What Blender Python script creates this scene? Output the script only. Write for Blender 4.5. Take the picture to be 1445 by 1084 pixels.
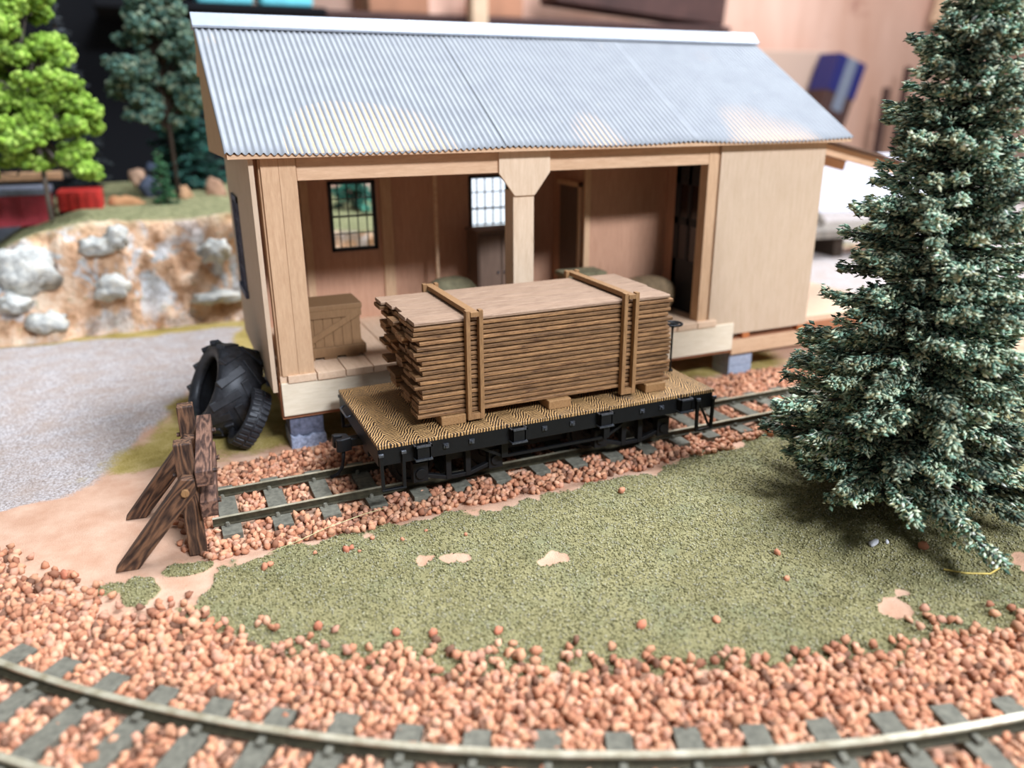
import bpy, math, random
import numpy as np
from mathutils import Vector, Matrix
S = bpy.context.scene
for o in list(bpy.data.objects): bpy.data.objects.remove(o)
COL = S.collection
random.seed(7); RS = np.random.RandomState(11)
# ------------------------------------------------------------------ camera (units: centimetres of the layout)
YAW, PITCH, ROLL = 0.41305, 0.33882, -0.00552
CAM = Vector((0.02072, -21.28932, 10.65886))
cp, sp = math.cos(PITCH), math.sin(PITCH)
F_ = Vector((math.sin(YAW)*cp, math.cos(YAW)*cp, -sp)); R0 = Vector((math.cos(YAW), -math.sin(YAW), 0)); U0 = R0.cross(F_)
R_ = R0*math.cos(ROLL)+U0*math.sin(ROLL); U_ = -R0*math.sin(ROLL)+U0*math.cos(ROLL)
cd = bpy.data.cameras.new('camera'); cam = bpy.data.objects.new('camera', cd); COL.objects.link(cam)
M = Matrix.Identity(4)
for i in range(3): M[i][0] = R_[i]; M[i][1] = U_[i]; M[i][2] = -F_[i]; M[i][3] = CAM[i]
cam.matrix_world = M
cd.sensor_width = 36; cd.lens = 1110.335/1445*36; cd.clip_start = 0.5; cd.clip_end = 900
cd.dof.use_dof = True; cd.dof.focus_distance = 21.3; cd.dof.aperture_fstop = 0.02766/0.265
S.camera = cam
# ------------------------------------------------------------------ world, lamps, exposure
S.view_settings.view_transform = 'Standard'; S.view_settings.look = 'None'; S.view_settings.gamma = 1
S.view_settings.use_curve_mapping = False; S.view_settings.exposure = 0.0
W = bpy.data.worlds.new('room_air'); S.world = W; W.use_nodes = True
W.node_tree.nodes['Background'].inputs[0].default_value = (0.84, 0.95, 1.08, 1); W.node_tree.nodes['Background'].inputs[1].default_value = 0.22
def area(name, loc, target, sx, sy, power, col):
    l = bpy.data.lights.new(name, 'AREA'); l.shape = 'RECTANGLE'; l.size = sx; l.size_y = sy; l.energy = power; l.color = col
    o = bpy.data.objects.new(name, l); COL.objects.link(o); o.location = loc
    o.rotation_euler = (Vector(target)-Vector(loc)).to_track_quat('-Z', 'Y').to_euler()
area('ceiling_tube_rear', (34, 6, 85), (9, 0, 0), 44, 14, 106000, (0.87, 0.95, 1.10))
area('ceiling_tube_front', (32, -88, 74), (10, 4, 3), 44, 10, 205000, (0.86, 0.95, 1.11))
area('ceiling_tube_far', (105, 45, 88), (50, 70, 10), 70, 30, 150000, (0.9, 0.96, 1.08))
# ------------------------------------------------------------------ helpers
def lin(c):
    return tuple(((v/255)/12.92 if v/255 <= 0.04045 else ((v/255+0.055)/1.055)**2.4) for v in c)
def rgba(c): return (*lin(c), 1)
class N:
    def __init__(s, name, rough=0.8, spec=0.3, metal=0.0):
        s.m = bpy.data.materials.new(name); s.m.use_nodes = True; s.t = s.m.node_tree; s.b = s.t.nodes['Principled BSDF']
        s.b.inputs['Roughness'].default_value = rough; s.b.inputs['Specular IOR Level'].default_value = spec; s.b.inputs['Metallic'].default_value = metal
    def n(s, ty, **k):
        x = s.t.nodes.new(ty)
        for a, v in k.items(): setattr(x, a, v)
        return x
    def l(s, a, b): s.t.links.new(a, b)
    def co(s, scale=(1, 1, 1), out='Object', rnd=0.0):
        tc = s.n('ShaderNodeTexCoord'); mp = s.n('ShaderNodeMapping'); mp.inputs['Scale'].default_value = scale
        s.l(tc.outputs[out], mp.inputs['Vector'])
        if rnd:
            oi = s.n('ShaderNodeObjectInfo'); mu = s.n('ShaderNodeMath', operation='MULTIPLY'); mu.inputs[1].default_value = rnd
            s.l(oi.outputs['Random'], mu.inputs[0]); s.l(mu.outputs[0], mp.inputs['Location'])
        return mp.outputs[0]
    def noise(s, vec, scale, detail=4, rough=0.6, dist=0.0):
        x = s.n('ShaderNodeTexNoise'); x.inputs['Scale'].default_value = scale; x.inputs['Detail'].default_value = detail
        x.inputs['Roughness'].default_value = rough; x.inputs['Distortion'].default_value = dist
        s.l(vec, x.inputs['Vector']); return x.outputs['Fac']
    def ramp(s, fac, stops):
        r = s.n('ShaderNodeValToRGB'); e = r.color_ramp.elements
        while len(e) < len(stops): e.new(0.5)
        for i, (p, c) in enumerate(stops): e[i].position = p; e[i].color = rgba(c) if max(c) > 1 else (*c, 1)
        s.l(fac, r.inputs[0]); return r.outputs[0]
    def mix(s, fac, a, b, mode='MIX'):
        x = s.n('ShaderNodeMix', data_type='RGBA', blend_type=mode)
        for sock, v in ((x.inputs[0], fac), (x.inputs[6], a), (x.inputs[7], b)):
            if hasattr(v, 'node'): s.l(v, sock)
            elif isinstance(v, (int, float)): sock.default_value = v
            else: sock.default_value = rgba(v)
        return x.outputs[2]
    def math(s, op, a, b=0.0):
        x = s.n('ShaderNodeMath', operation=op)
        for i, v in enumerate((a, b)):
            if hasattr(v, 'node'): s.l(v, x.inputs[i])
            else: x.inputs[i].default_value = v
        return x.outputs[0]
    def color(s, c):
        if hasattr(c, 'node'): s.l(c, s.b.inputs['Base Color'])
        else: s.b.inputs['Base Color'].default_value = rgba(c)
    def bump(s, h, strength=0.5, dist=0.02):
        x = s.n('ShaderNodeBump'); x.inputs['Strength'].default_value = strength; x.inputs['Distance'].default_value = dist
        s.l(h, x.inputs['Height']); s.l(x.outputs[0], s.b.inputs['Normal'])
def plain(name, c, rough=0.7, var=0.12, scale=6.0, metal=0.0, spec=0.3, bump=0.0, bscale=30):
    k = N(name, rough, spec, metal); v = k.co()
    f = k.noise(v, scale, 5)
    k.color(k.ramp(f, [(0.3, tuple(max(0, x*(1-var)) for x in c)), (0.7, tuple(min(255, x*(1+var)) for x in c))]))
    if bump: k.bump(k.noise(v, bscale, 4), bump, 0.02)
    return k.m
def wood(name, a, b, axis='z', scale=1.0, rough=0.65, bump=0.25, rnd=5.0, mixr=0.25, contrast=(0.3, 0.7), spec=0.25):
    k = N(name, rough, spec); st = {'x': (0.12, 1, 1), 'y': (1, 0.12, 1), 'z': (1, 1, 0.12)}[axis]
    v = k.co(tuple(q*scale for q in st), rnd=rnd)
    f = k.noise(v, 9, 6, 0.65, 0.4); g = k.noise(v, 45, 3, 0.6)
    f2 = k.math('ADD', k.math('MULTIPLY', f, 0.7), k.math('MULTIPLY', g, 0.3))
    c = k.ramp(f2, [(contrast[0], a), (contrast[1], b)])
    if mixr:
        oi = k.n('ShaderNodeObjectInfo'); r = k.ramp(oi.outputs['Random'], [(0, (1-mixr, 1-mixr, 1-mixr)), (1, (1, 1, 1))])
        c = k.mix(1.0, c, r, 'MULTIPLY')
    k.color(c); k.bump(f2, bump, 0.03); return k.m
def attrmat(name, rough=0.85, spec=0.2, bump=0.0, bscale=40, var=0.0):
    k = N(name, rough, spec); a = k.n('ShaderNodeAttribute'); a.attribute_name = 'tint'; c = a.outputs['Color']
    if var:
        f = k.noise(k.co(), bscale, 4); c = k.mix(1.0, c, k.ramp(f, [(0.3, (1-var,)*3), (0.7, (1, 1, 1))]), 'MULTIPLY')
    k.color(c)
    if bump: k.bump(k.noise(k.co(), bscale, 4), bump, 0.02)
    return k.m
def link(name, me, mat=None, parent=None, loc=None, rot=None, label=None, cat=None, group=None, kind=None):
    o = bpy.data.objects.new(name, me); COL.objects.link(o)
    if mat and me is not None:
        for m in (mat if isinstance(mat, (list, tuple)) else [mat]): me.materials.append(m)
    if parent: o.parent = parent
    if loc is not None: o.location = loc
    if rot is not None: o.rotation_euler = rot
    tag(o, label, cat, group, kind); return o
def tag(o, label=None, cat=None, group=None, kind=None):
    for k_, v in (('label', label), ('category', cat), ('group', group), ('kind', kind)):
        if v: o[k_] = v
    return o
def empty(name, loc, label, cat, rz=0.0, group=None):
    o = link(name, None, loc=loc, rot=(0, 0, rz), label=label, cat=cat, group=group); o.empty_display_size = 0.3; return o
class MB:
    def __init__(s): s.v = []; s.f = []; s.mi = []
    def add(s, vs, fs, mi=0):
        n = len(s.v); s.v += [tuple(v) for v in vs]; s.f += [tuple(i+n for i in f) for f in fs]; s.mi += [mi]*len(fs); return s
    def box(s, x0, x1, y0, y1, z0, z1, mi=0, M=None):
        vs = [Vector((x, y, z)) for z in (z0, z1) for y in (y0, y1) for x in (x0, x1)]
        if M: vs = [M @ v for v in vs]
        return s.add(vs, [(0, 2, 3, 1), (4, 5, 7, 6), (0, 1, 5, 4), (2, 6, 7, 3), (0, 4, 6, 2), (1, 3, 7, 5)], mi)
    def bar(s, a, b, w, h, up=(0, 0, 1), mi=0):
        a = Vector(a); b = Vector(b); d = (b-a).normalized(); u = Vector(up)
        r = d.cross(u)
        if r.length < 1e-4: r = Vector((1, 0, 0))
        r.normalize(); u = r.cross(d)
        vs = [p+r*(sx*w/2)+u*(sy*h/2) for p in (a, b) for sx, sy in ((-1, -1), (1, -1), (1, 1), (-1, 1))]
        return s.add(vs, [(0, 3, 2, 1), (4, 5, 6, 7), (0, 1, 5, 4), (1, 2, 6, 5), (2, 3, 7, 6), (3, 0, 4, 7)], mi)
    def prism(s, poly, a0, a1, axis='x', mi=0):
        n = len(poly)
        def P(p, a): return {'x': (a, p[0], p[1]), 'y': (p[0], a, p[1]), 'z': (p[0], p[1], a)}[axis]
        vs = [P(p, a0) for p in poly]+[P(p, a1) for p in poly]
        fs = [tuple(range(n)), tuple(range(2*n-1, n-1, -1))]+[(i, (i+1) % n+0, (i+1) % n+n, i+n) for i in range(n)]
        return s.add(vs, fs, mi)
    def cyl(s, a, b, r0, r1=None, n=12, mi=0, caps=True):
        r1 = r0 if r1 is None else r1
        a = Vector(a); b = Vector(b); d = (b-a).normalized(); u = Vector((0, 0, 1)) if abs(d.z) < 0.9 else Vector((1, 0, 0))
        r = d.cross(u).normalized(); u = r.cross(d)
        vs = [p+(r*math.cos(t)+u*math.sin(t))*q for p, q in ((a, r0), (b, r1)) for t in [2*math.pi*i/n for i in range(n)]]
        fs = [(i, (i+1) % n, (i+1) % n+n, i+n) for i in range(n)]
        if caps: fs += [tuple(range(n-1, -1, -1)), tuple(range(n, 2*n))]
        return s.add(vs, fs, mi)
    def tube(s, pts, r, n=8, mi=0):
        pts = [Vector(p) for p in pts]; rs = r if isinstance(r, (list, tuple)) else [r]*len(pts); vs = []
        ref = Vector((0.31, 0.2, 0.93))
        for i, p in enumerate(pts):
            d = (pts[min(i+1, len(pts)-1)]-pts[max(i-1, 0)]).normalized(); a = d.cross(ref).normalized(); b = a.cross(d)
            vs += [p+(a*math.cos(t)+b*math.sin(t))*rs[i] for t in [2*math.pi*j/n for j in range(n)]]
        fs = []
        for i in range(len(pts)-1):
            for j in range(n): fs.append((i*n+j, i*n+(j+1) % n, (i+1)*n+(j+1) % n, (i+1)*n+j))
        fs += [tuple(range(n-1, -1, -1)), tuple((len(pts)-1)*n+j for j in range(n))]
        return s.add(vs, fs, mi)
    def lathe(s, prof, n=32, M=None, mi=0, closed=False):
        vs = []
        for i in range(n):
            t = 2*math.pi*i/n
            for r, z in prof:
                v = Vector((r*math.cos(t), r*math.sin(t), z)); vs.append(M @ v if M else v)
        m = len(prof); fs = []
        for i in range(n):
            for j in range(m if closed else m-1):
                fs.append((i*m+j, ((i+1) % n)*m+j, ((i+1) % n)*m+(j+1) % m, i*m+(j+1) % m))
        return s.add(vs, fs, mi)
    def build(s, name, mat, parent=None, bevel=0.0, seg=2, smooth=False, **k):
        me = bpy.data.meshes.new(name); me.from_pydata(s.v, [], s.f)
        if any(s.mi): me.polygons.foreach_set('material_index', s.mi)
        if smooth: me.polygons.foreach_set('use_smooth', [True]*len(s.f))
        import bmesh
        b = bmesh.new(); b.from_mesh(me); bmesh.ops.recalc_face_normals(b, faces=b.faces); b.to_mesh(me); b.free()
        o = link(name, me, mat, parent, **k)
        if bevel:
            m = o.modifiers.new('edge', 'BEVEL'); m.width = bevel; m.segments = seg; m.limit_method = 'ANGLE'; m.angle_limit = 0.6
        return o
def copy_tree(o, parent=None):
    c = o.copy(); COL.objects.link(c)
    if parent: c.parent = parent
    for ch in o.children: copy_tree(ch, c)
    return c
# value noise in numpy
_T = RS.rand(256, 256)
def vn(x, y, f=1.0, oct=3, seed=0):
    r = 0.0; a = 1.0; tot = 0
    for k in range(oct):
        X = x*f+seed*17.3+k*31.7; Y = y*f+seed*7.1+k*11.9
        xi = np.floor(X).astype(int); yi = np.floor(Y).astype(int); fx = X-xi; fy = Y-yi
        fx = fx*fx*(3-2*fx); fy = fy*fy*(3-2*fy)
        g = lambda i, j: _T[i % 256, j % 256]
        r = r+a*((g(xi, yi)*(1-fx)+g(xi+1, yi)*fx)*(1-fy)+(g(xi, yi+1)*(1-fx)+g(xi+1, yi+1)*fx)*fy); tot += a; a *= 0.5; f = f*2
    return r/tot
def sm(a, b, x): t = np.clip((x-a)/(b-a), 0, 1); return t*t*(3-2*t)
def fastmesh(name, V, Fc, tint=None, smooth=False, per='POINT'):
    V = np.asarray(V, np.float32); Fc = np.asarray(Fc, np.int32); k = Fc.shape[1]
    me = bpy.data.meshes.new(name); me.vertices.add(len(V)); me.vertices.foreach_set('co', V.ravel())
    me.loops.add(Fc.size); me.loops.foreach_set('vertex_index', Fc.ravel())
    me.polygons.add(len(Fc)); me.polygons.foreach_set('loop_start', np.arange(0, Fc.size, k, dtype=np.int32))
    try: me.polygons.foreach_set('loop_total', np.full(len(Fc), k, np.int32))
    except Exception: pass
    me.update(calc_edges=True)
    if smooth: me.polygons.foreach_set('use_smooth', np.ones(len(Fc), bool))
    if tint is not None:
        a = me.attributes.new('tint', 'FLOAT_COLOR', 'POINT'); t = np.ones((len(V), 4), np.float32); t[:, :3] = tint; a.data.foreach_set('color', t.ravel())
    return me
def ico(sub):
    import bmesh
    b = bmesh.new(); bmesh.ops.create_icosphere(b, subdivisions=sub, radius=1); b.verts.ensure_lookup_table()
    v = np.array([tuple(q.co) for q in b.verts]); f = np.array([[q.index for q in p.verts] for p in b.faces]); b.free(); return v, f
ICO1, ICO2, ICO3 = ico(1), ico(2), ico(3)
TET = (np.array([(1, 0, -.4), (-.5, .87, -.4), (-.5, -.87, -.4), (0, 0, 1.)]), np.array([(0, 1, 3), (1, 2, 3), (2, 0, 3), (0, 2, 1)]))
# long lumpy flake along +x
FLK = (np.array([(-.5, 0, 0), (0, .5, .1), (.05, -.5, -.05), (0.0, 0.05, .45), (.5, .08, .1), (.1, 0, -.35)]),
       np.array([(0, 2, 3), (0, 3, 1), (4, 3, 2), (4, 1, 3), (0, 5, 2), (0, 1, 5), (4, 2, 5), (4, 5, 1)]))
def rotmats(n, rs):
    q = rs.normal(size=(n, 4)); q /= np.linalg.norm(q, axis=1)[:, None]; w, x, y, z = q.T
    return np.stack([1-2*(y*y+z*z), 2*(x*y-z*w), 2*(x*z+y*w), 2*(x*y+z*w), 1-2*(x*x+z*z), 2*(y*z-x*w), 2*(x*z-y*w), 2*(y*z+x*w), 1-2*(x*x+y*y)], 1).reshape(n, 3, 3)
def scatter(tpl, P, R, scale, tint, jitter=0.0, rs=RS):
    v, f = tpl; n = len(P)
    V = np.repeat(v[None], n, 0)*scale[:, None, :]
    if jitter: V *= 1+jitter*(rs.rand(n, len(v), 1)-0.5)*2
    V = np.einsum('nij,nkj->nki', R, V)+P[:, None, :]
    Fc = f[None]+(np.arange(n)*len(v))[:, None, None]
    return V.reshape(-1, 3), Fc.reshape(-1, f.shape[1]), np.repeat(tint, len(v), 0)
def pick(cols, n, rs, var=0.12, w=None):
    c = np.array([lin(q) for q in cols]); t = c[rs.choice(len(c), n, p=w)]
    return np.clip(t*(1+var*(rs.rand(n, 1)*2-1)), 0, 1)
# ------------------------------------------------------------------ materials
m_bass = wood('basswood', (184, 144, 108), (212, 174, 136), 'z', 1.0, mixr=0.08, bump=0.08)
m_bassx = wood('basswood_beam', (188, 148, 112), (216, 178, 142), 'x', 1.0, mixr=0.06, bump=0.08)
m_panel = wood('sheathing_panel', (188, 160, 130), (208, 182, 154), 'z', 1.2, mixr=0.05, bump=0.08)
m_inner = wood('inner_sheathing', (172, 126, 98), (196, 150, 120), 'z', 1.0, mixr=0.1, bump=0.1)
m_pale = wood('pale_basswood', (198, 168, 136), (222, 196, 166), 'z', 1.0, mixr=0.03, bump=0.08)
m_balsa = wood('pale_balsa', (214, 194, 162), (236, 220, 194), 'x', 1.4, mixr=0.0, bump=0.15)
m_floor = wood('floor_boards', (204, 168, 134), (232, 200, 168), 'y', 1.2, mixr=0.12, bump=0.1)
m_under = wood('brown_subfloor', (150, 96, 66), (182, 124, 88), 'x', 1.0, mixr=0.05)
m_plank = wood('brown_plank', (84, 54, 32), (178, 132, 86), 'x', 1.6, mixr=0.42, bump=0.6, contrast=(0.34, 0.64))
m_planktop = wood('pinkish_top_plank', (128, 100, 78), (168, 138, 112), 'x', 1.6, mixr=0.1, bump=0.35, contrast=(0.36, 0.64))
m_strap = wood('strap_timber', (112, 80, 50), (172, 130, 86), 'z', 3.0, mixr=0.1, bump=0.5)
m_bunk = wood('bunk_timber', (122, 86, 50), (180, 138, 92), 'y', 3.0, mixr=0.08, bump=0.5)
m_crate = wood('tan_crate_wood', (120, 88, 58), (140, 106, 72), 'z', 1.5, mixr=0.06, bump=0.15)
m_cab = wood('dark_cabinet_wood', (92, 72, 58), (116, 92, 76), 'z', 1.0, mixr=0.05)
m_black = plain('satin_black_plastic', (13, 13, 14), 0.5, 0.25, 8, spec=0.3, bump=0.1)
m_blackw = plain('worn_black_casting', (15, 14, 14), 0.55, 0.3, 14, spec=0.3, bump=0.2)
m_silver = plain('rubbed_steel_edge', (80, 82, 86), 0.35, 0.25, 20, metal=0.6)
m_rubber = plain('black_rubber', (34, 34, 36), 0.5, 0.35, 5, spec=0.45, bump=0.15)
m_stone = plain('painted_grey_block', (92, 94, 108), 0.7, 0.25, 6, bump=0.5, bscale=9)
m_mortar = plain('pale_blue_chipped_block', (140, 146, 162), 0.7, 0.25, 9, bump=0.5, bscale=9)
m_stonel = plain('pale_grey_block', (150, 156, 168), 0.7, 0.08, 6)
m_tie = plain('grey_green_tie', (104, 100, 86), 0.85, 0.16, 7, bump=0.4, bscale=40)
m_dark = plain('charcoal_door_paint', (44, 42, 42), 0.6, 0.1, 6)
m_winfr = plain('dark_window_frame', (38, 34, 34), 0.6, 0.1, 6)
m_orange = plain('orange_brown_block', (176, 104, 58), 0.8, 0.1, 6)
k = N('nickel_rail', 0.3, 0.5, 0.25); v = k.co((1, 1, 1))
k.color(k.ramp(k.noise(v, 3, 5), [(0.3, (142, 130, 102)), (0.7, (196, 186, 160))])); k.b.inputs['Roughness'].default_value = 0.33; m_rail = k.m
m_railside = plain('weathered_rail_side', (70, 64, 48), 0.55, 0.2, 6, metal=0.4)
# corrugated sheet
k = N('painted_corrugated_metal', 0.6, 0.25, 0.0); v = k.co()
f = k.noise(v, 1.1, 5, 0.6); f3 = k.noise(k.co((1, 0.12, 0.2)), 3.2, 5, 0.7)
c = k.ramp(f, [(0.35, (138, 139, 140)), (0.65, (146, 147, 147))])
c = k.mix(k.ramp(f3, [(0.66, (0, 0, 0)), (0.76, (.8, .8, .8))]), c, (182, 170, 152)); k.color(c); m_roof = k.m
m_cap = plain('smooth_grey_cap', (156, 160, 166), 0.4, 0.04, 3, spec=0.5)
# glass
k = N('window_glass', 0.08, 0.5); k.b.inputs['Transmission Weight'].default_value = 1.0; k.b.inputs['Base Color'].default_value = (0.93, 0.95, 0.93, 1); k.b.inputs['IOR'].default_value = 1.05; m_glass = k.m
m_dglass = plain('dark_glass', (30, 18, 16), .15, .05, spec=.5)
# deck with engraved wavy grain
k = N('engraved_deck_wood', 0.5, 0.35); v = k.co()
sx = k.n('ShaderNodeSeparateXYZ'); k.l(v, sx.inputs[0])
pp = k.math('PINGPONG', sx.outputs[0], 0.42)
nz = k.noise(v, 2.6, 3, 0.5); nz2 = k.noise(v, 9, 2, 0.5)
ph = k.math('ADD', k.math('MULTIPLY', pp, 2.0), sx.outputs[1]); ph = k.math('ADD', ph, k.math('MULTIPLY', nz, 0.32)); ph = k.math('ADD', ph, k.math('MULTIPLY', nz2, 0.05))
wv = k.math('SINE', k.math('MULTIPLY', ph, 38.0)); brk = k.noise(v, 7, 3, 0.6)
wv = k.math('ADD', k.math('MULTIPLY', wv, 0.5), k.math('MULTIPLY', brk, 0.75))
c = k.ramp(wv, [(0.14, (28, 22, 18)), (0.36, (136, 98, 58)), (0.8, (196, 154, 100))])
c = k.mix(k.ramp(k.noise(v, 1.4, 4), [(0.55, (0, 0, 0)), (0.8, (.5, .5, .5))]), c, (84, 76, 70)); k.color(c); k.bump(wv, 0.35, 0.03); m_deck = k.m
# rough sawn bumper timber with strong grain
def grainwood(name, ang, a, b, freq=1.0):
    k = N(name, 0.6, 0.3); tc = k.n('ShaderNodeTexCoord'); r1 = k.n('ShaderNodeMapping'); r1.inputs['Rotation'].default_value = ang; k.l(tc.outputs['Object'], r1.inputs[0])
    m2 = k.n('ShaderNodeMapping'); m2.inputs['Scale'].default_value = (.16, 1, 1); k.l(r1.outputs[0], m2.inputs[0]); v = m2.outputs[0]
    n1 = k.noise(v, 2.0*freq, 2, 0.5); n2 = k.noise(v, 26, 3, 0.6)
    w_ = k.math('SINE', k.math('MULTIPLY', n1, 58)); w_ = k.math('ADD', k.math('MULTIPLY', w_, 0.28), k.math('MULTIPLY', n2, 1.0))
    k.color(k.ramp(w_, [(0.12, a), (0.5, tuple((p+q)/2 for p, q in zip(a, b))), (0.85, b)])); k.bump(w_, 0.45, 0.03); return k.m
m_bz = grainwood('bumper_post_timber', (0, 1.5708, 0), (44, 31, 25), (120, 86, 62)); m_by = grainwood('bumper_beam_timber', (0, 0, 1.5708), (56, 39, 33), (132, 97, 78))
m_bx = grainwood('bumper_brace_timber', (0, .86, 0), (44, 31, 25), (118, 84, 60))
m_tint = attrmat('stone_tint', 0.85, 0.2, 0.35, 22, 0.12)
m_leaf = attrmat('foliage_tint', 0.8, 0.25)
m_bark = plain('bark_brown', (58, 46, 36), 0.9, 0.25, 6, bump=0.5)
m_barkg = plain('greyish_bark', (110, 98, 88), 0.9, 0.2, 6)
# ------------------------------------------------------------------ ground
CX, CY, RR = 18.66, 16.41, 31.47
def masks(x, y):
    n1 = vn(x, y, 0.9, 4, 1)-0.5; n2 = vn(x, y, 3.0, 3, 2)-0.5
    r = np.hypot(x-CX, y-CY)
    up = np.interp(x, [-1.2, 0.2, 1.7, 4.7, 7.5, 12, 17, 24, 40], [-5.2, -3.15, -2.75, -2.75, -2.95, -2.75, -1.9, -1.3, -1.3])
    turf = sm(-0.25, 0.25, np.minimum(up-y, 29.3-r)+1.1*n1+0.7*n2)*sm(-0.6, 0.1, x+0.55-(-(y+3.0))*-0.35+0.8*n1)
    for (a, b, q) in ((4.87, -4.72, .17), (5.45, -4.95, .24), (5.75, -5.1, .2), (7.78, -6.05, .3), (7.95, -5.9, .22), (4.75, -4.95, .14), (13.9, -11.0, .35), (14.5, -10.6, .2), (18.5, -11.2, .6)):
        turf = turf*(1-sm(q+.08, q-.08, np.hypot(x-a, (y-b))+0.5*n2))
    pat = 0*x
    for (a, b, qa, qb) in ((-1.62, -3.35, .42, .62), (-0.55, -2.72, .62, .32), (-2.3, -2.9, .3, .25), (-0.35, -5.0, .7, .5)):
        pat = np.maximum(pat, sm(1.15, 0.85, np.hypot((x-a)/qa, (y-b)/qb)+0.7*n2))
    turf = np.maximum(turf, pat)
    gx = np.interp(y, [1.5, 2.8, 3.6, 5, 9, 17, 22], [-9, -4.2, -3.0, -2.3, -0.6, 2.4, 3.5])
    road = sm(-1.2, 0.9, gx-x+1.6*n1)*sm(21.4, 20.6, y+0.8*n1+0.05*x)
    road = np.maximum(road, sm(24.5, 26, x)*sm(9, 12, y)*0.9)
    yel = sm(-1.0, 1.2, x-gx+0.3+1.8*n1)*sm(2.8, 4.4, y+1.6*n1)*(.55+.9*vn(x, y, .8, 3, 44))
    strip = sm(20.2, 21.2, y+1.0*n1+0.05*x)
    strip = strip*sm(9, 5, x); yel = np.maximum(yel*0.9*sm(27, 23, x), strip)
    return turf, road, yel, strip
def hgt(x, y):
    turf, road, yel, strip = masks(x, y)
    h = 0.05*(vn(x, y, .5, 3, 5)-0.5)+turf*(0.05+0.05*(vn(x, y, 5, 3, 6)-0.5))
    h = h-0.10*sm(2.8, 2.3, np.abs(y))*sm(-0.9, -0.5, x)
    r = np.hypot(x-CX, y-CY); h = h-0.10*sm(29.8, 30.4, r)*sm(36, 35, r)
    return h-0.03
def axis_pts(segs):
    a = [np.arange(s, e, d) for s, e, d in segs]; return np.concatenate(a+[[segs[-1][1]]])
gx = axis_pts([(-45, -8, 1.0), (-8, 22, 0.07), (22, 32, 0.25), (32, 90, 1.5)]); gy = axis_pts([(-24, -17, .5), (-17, 5, 0.07), (5, 24, 0.2), (24, 75, 1.5)])
X, Y = np.meshgrid(gx, gy); Xf, Yf = X.ravel(), Y.ravel()
turf, road, yel, strip = masks(Xf, Yf)
V = np.stack([Xf, Yf, hgt(Xf, Yf)], 1); nx, ny = len(gx), len(gy)
i = (np.arange(ny-1)[:, None]*nx+np.arange(nx-1)[None]).ravel(); Fq = np.stack([i, i+1, i+nx+1, i+nx], 1)
me = fastmesh('ground', V, Fq, np.stack([turf, road, yel], 1), smooth=True)
k = N('layout_ground', 0.92, 0.12); a = k.n('ShaderNodeAttribute'); a.attribute_name = 'tint'; s3 = k.n('ShaderNodeSeparateColor'); k.l(a.outputs['Color'], s3.inputs[0]); v = k.co()
nf = k.noise(v, 12, 4, 0.7); nff = k.noise(v, 30, 3, 0.7); nc = k.noise(v, 0.9, 4, 0.6)
sand = k.ramp(nc, [(0.3, (190, 144, 114)), (0.7, (212, 174, 146))]); sand = k.mix(k.ramp(nff, [(0.68, (0, 0, 0)), (0.74, (.7, .7, .7))]), sand, (120, 92, 74))
tf = k.ramp(k.math('ADD', k.math('MULTIPLY', nff, 0.75), k.math('MULTIPLY', nc, 0.25)), [(0.33, (84, 78, 50)), (0.5, (136, 127, 86)), (0.68, (172, 162, 120))])
tf = k.mix(k.ramp(k.noise(v, 0.7, 3), [(0.48, (0, 0, 0)), (0.72, (.55, .55, .55))]), tf, (118, 122, 92))
gr = k.ramp(k.noise(v, 16, 4, 0.8), [(0.36, (104, 92, 84)), (0.5, (176, 166, 160)), (0.66, (224, 218, 214))])
gr = k.mix(k.ramp(nc, [(0.35, (0, 0, 0)), (0.7, (.6, .6, .6))]), gr, (164, 140, 120))
yl = k.ramp(k.math('ADD', k.math('MULTIPLY', nff, 0.6), k.math('MULTIPLY', nc, 0.4)), [(0.34, (112, 92, 46)), (0.5, (166, 145, 78)), (0.64, (202, 176, 124))])
def thr(m, lo=0.35, hi=0.65):
    x = k.math('ADD', m, k.math('MULTIPLY', k.math('SUBTRACT', nf, 0.5), 0.7)); mr = k.n('ShaderNodeMapRange'); mr.inputs[1].default_value = lo; mr.inputs[2].default_value = hi; k.l(x, mr.inputs[0]); return mr.outputs[0]
c = k.mix(thr(s3.outputs[1]), sand, gr); c = k.mix(thr(s3.outputs[2]), c, yl); c = k.mix(thr(s3.outputs[0]), c, tf); k.color(c)
k.bump(k.math('ADD', nff, k.math('MULTIPLY', nf, 0.6)), 0.6, 0.05)
link('ground', me, k.m, kind='structure')
def gz(x, y): return hgt(np.atleast_1d(np.float64(x)), np.atleast_1d(np.float64(y)))
# turf flock granules
n = 90000; x = RS.uniform(-3, 22, n); y = RS.uniform(-13.5, -1.0, n); t = masks(x, y)[0]; keep = (t > 0.45+0.3*RS.rand(n)); x, y = x[keep], y[keep]; n = len(x)
sz = RS.uniform(0.018, 0.042, n); P = np.stack([x, y, gz(x, y)+sz*0.3], 1)
tc_ = pick([(144, 135, 92), (126, 119, 78), (164, 155, 112), (102, 96, 60), (158, 151, 124)], n, RS, 0.15)
v_, f_, t_ = scatter(TET, P, rotmats(n, RS), np.stack([sz, sz*RS.uniform(.6, 1.3, n), sz], 1), tc_)
link('turf_flock', fastmesh('turf_flock', v_, f_, t_), m_leaf, label='fine olive green turf flock covering the open ground between the two tracks', cat='turf', kind='stuff')
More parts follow.
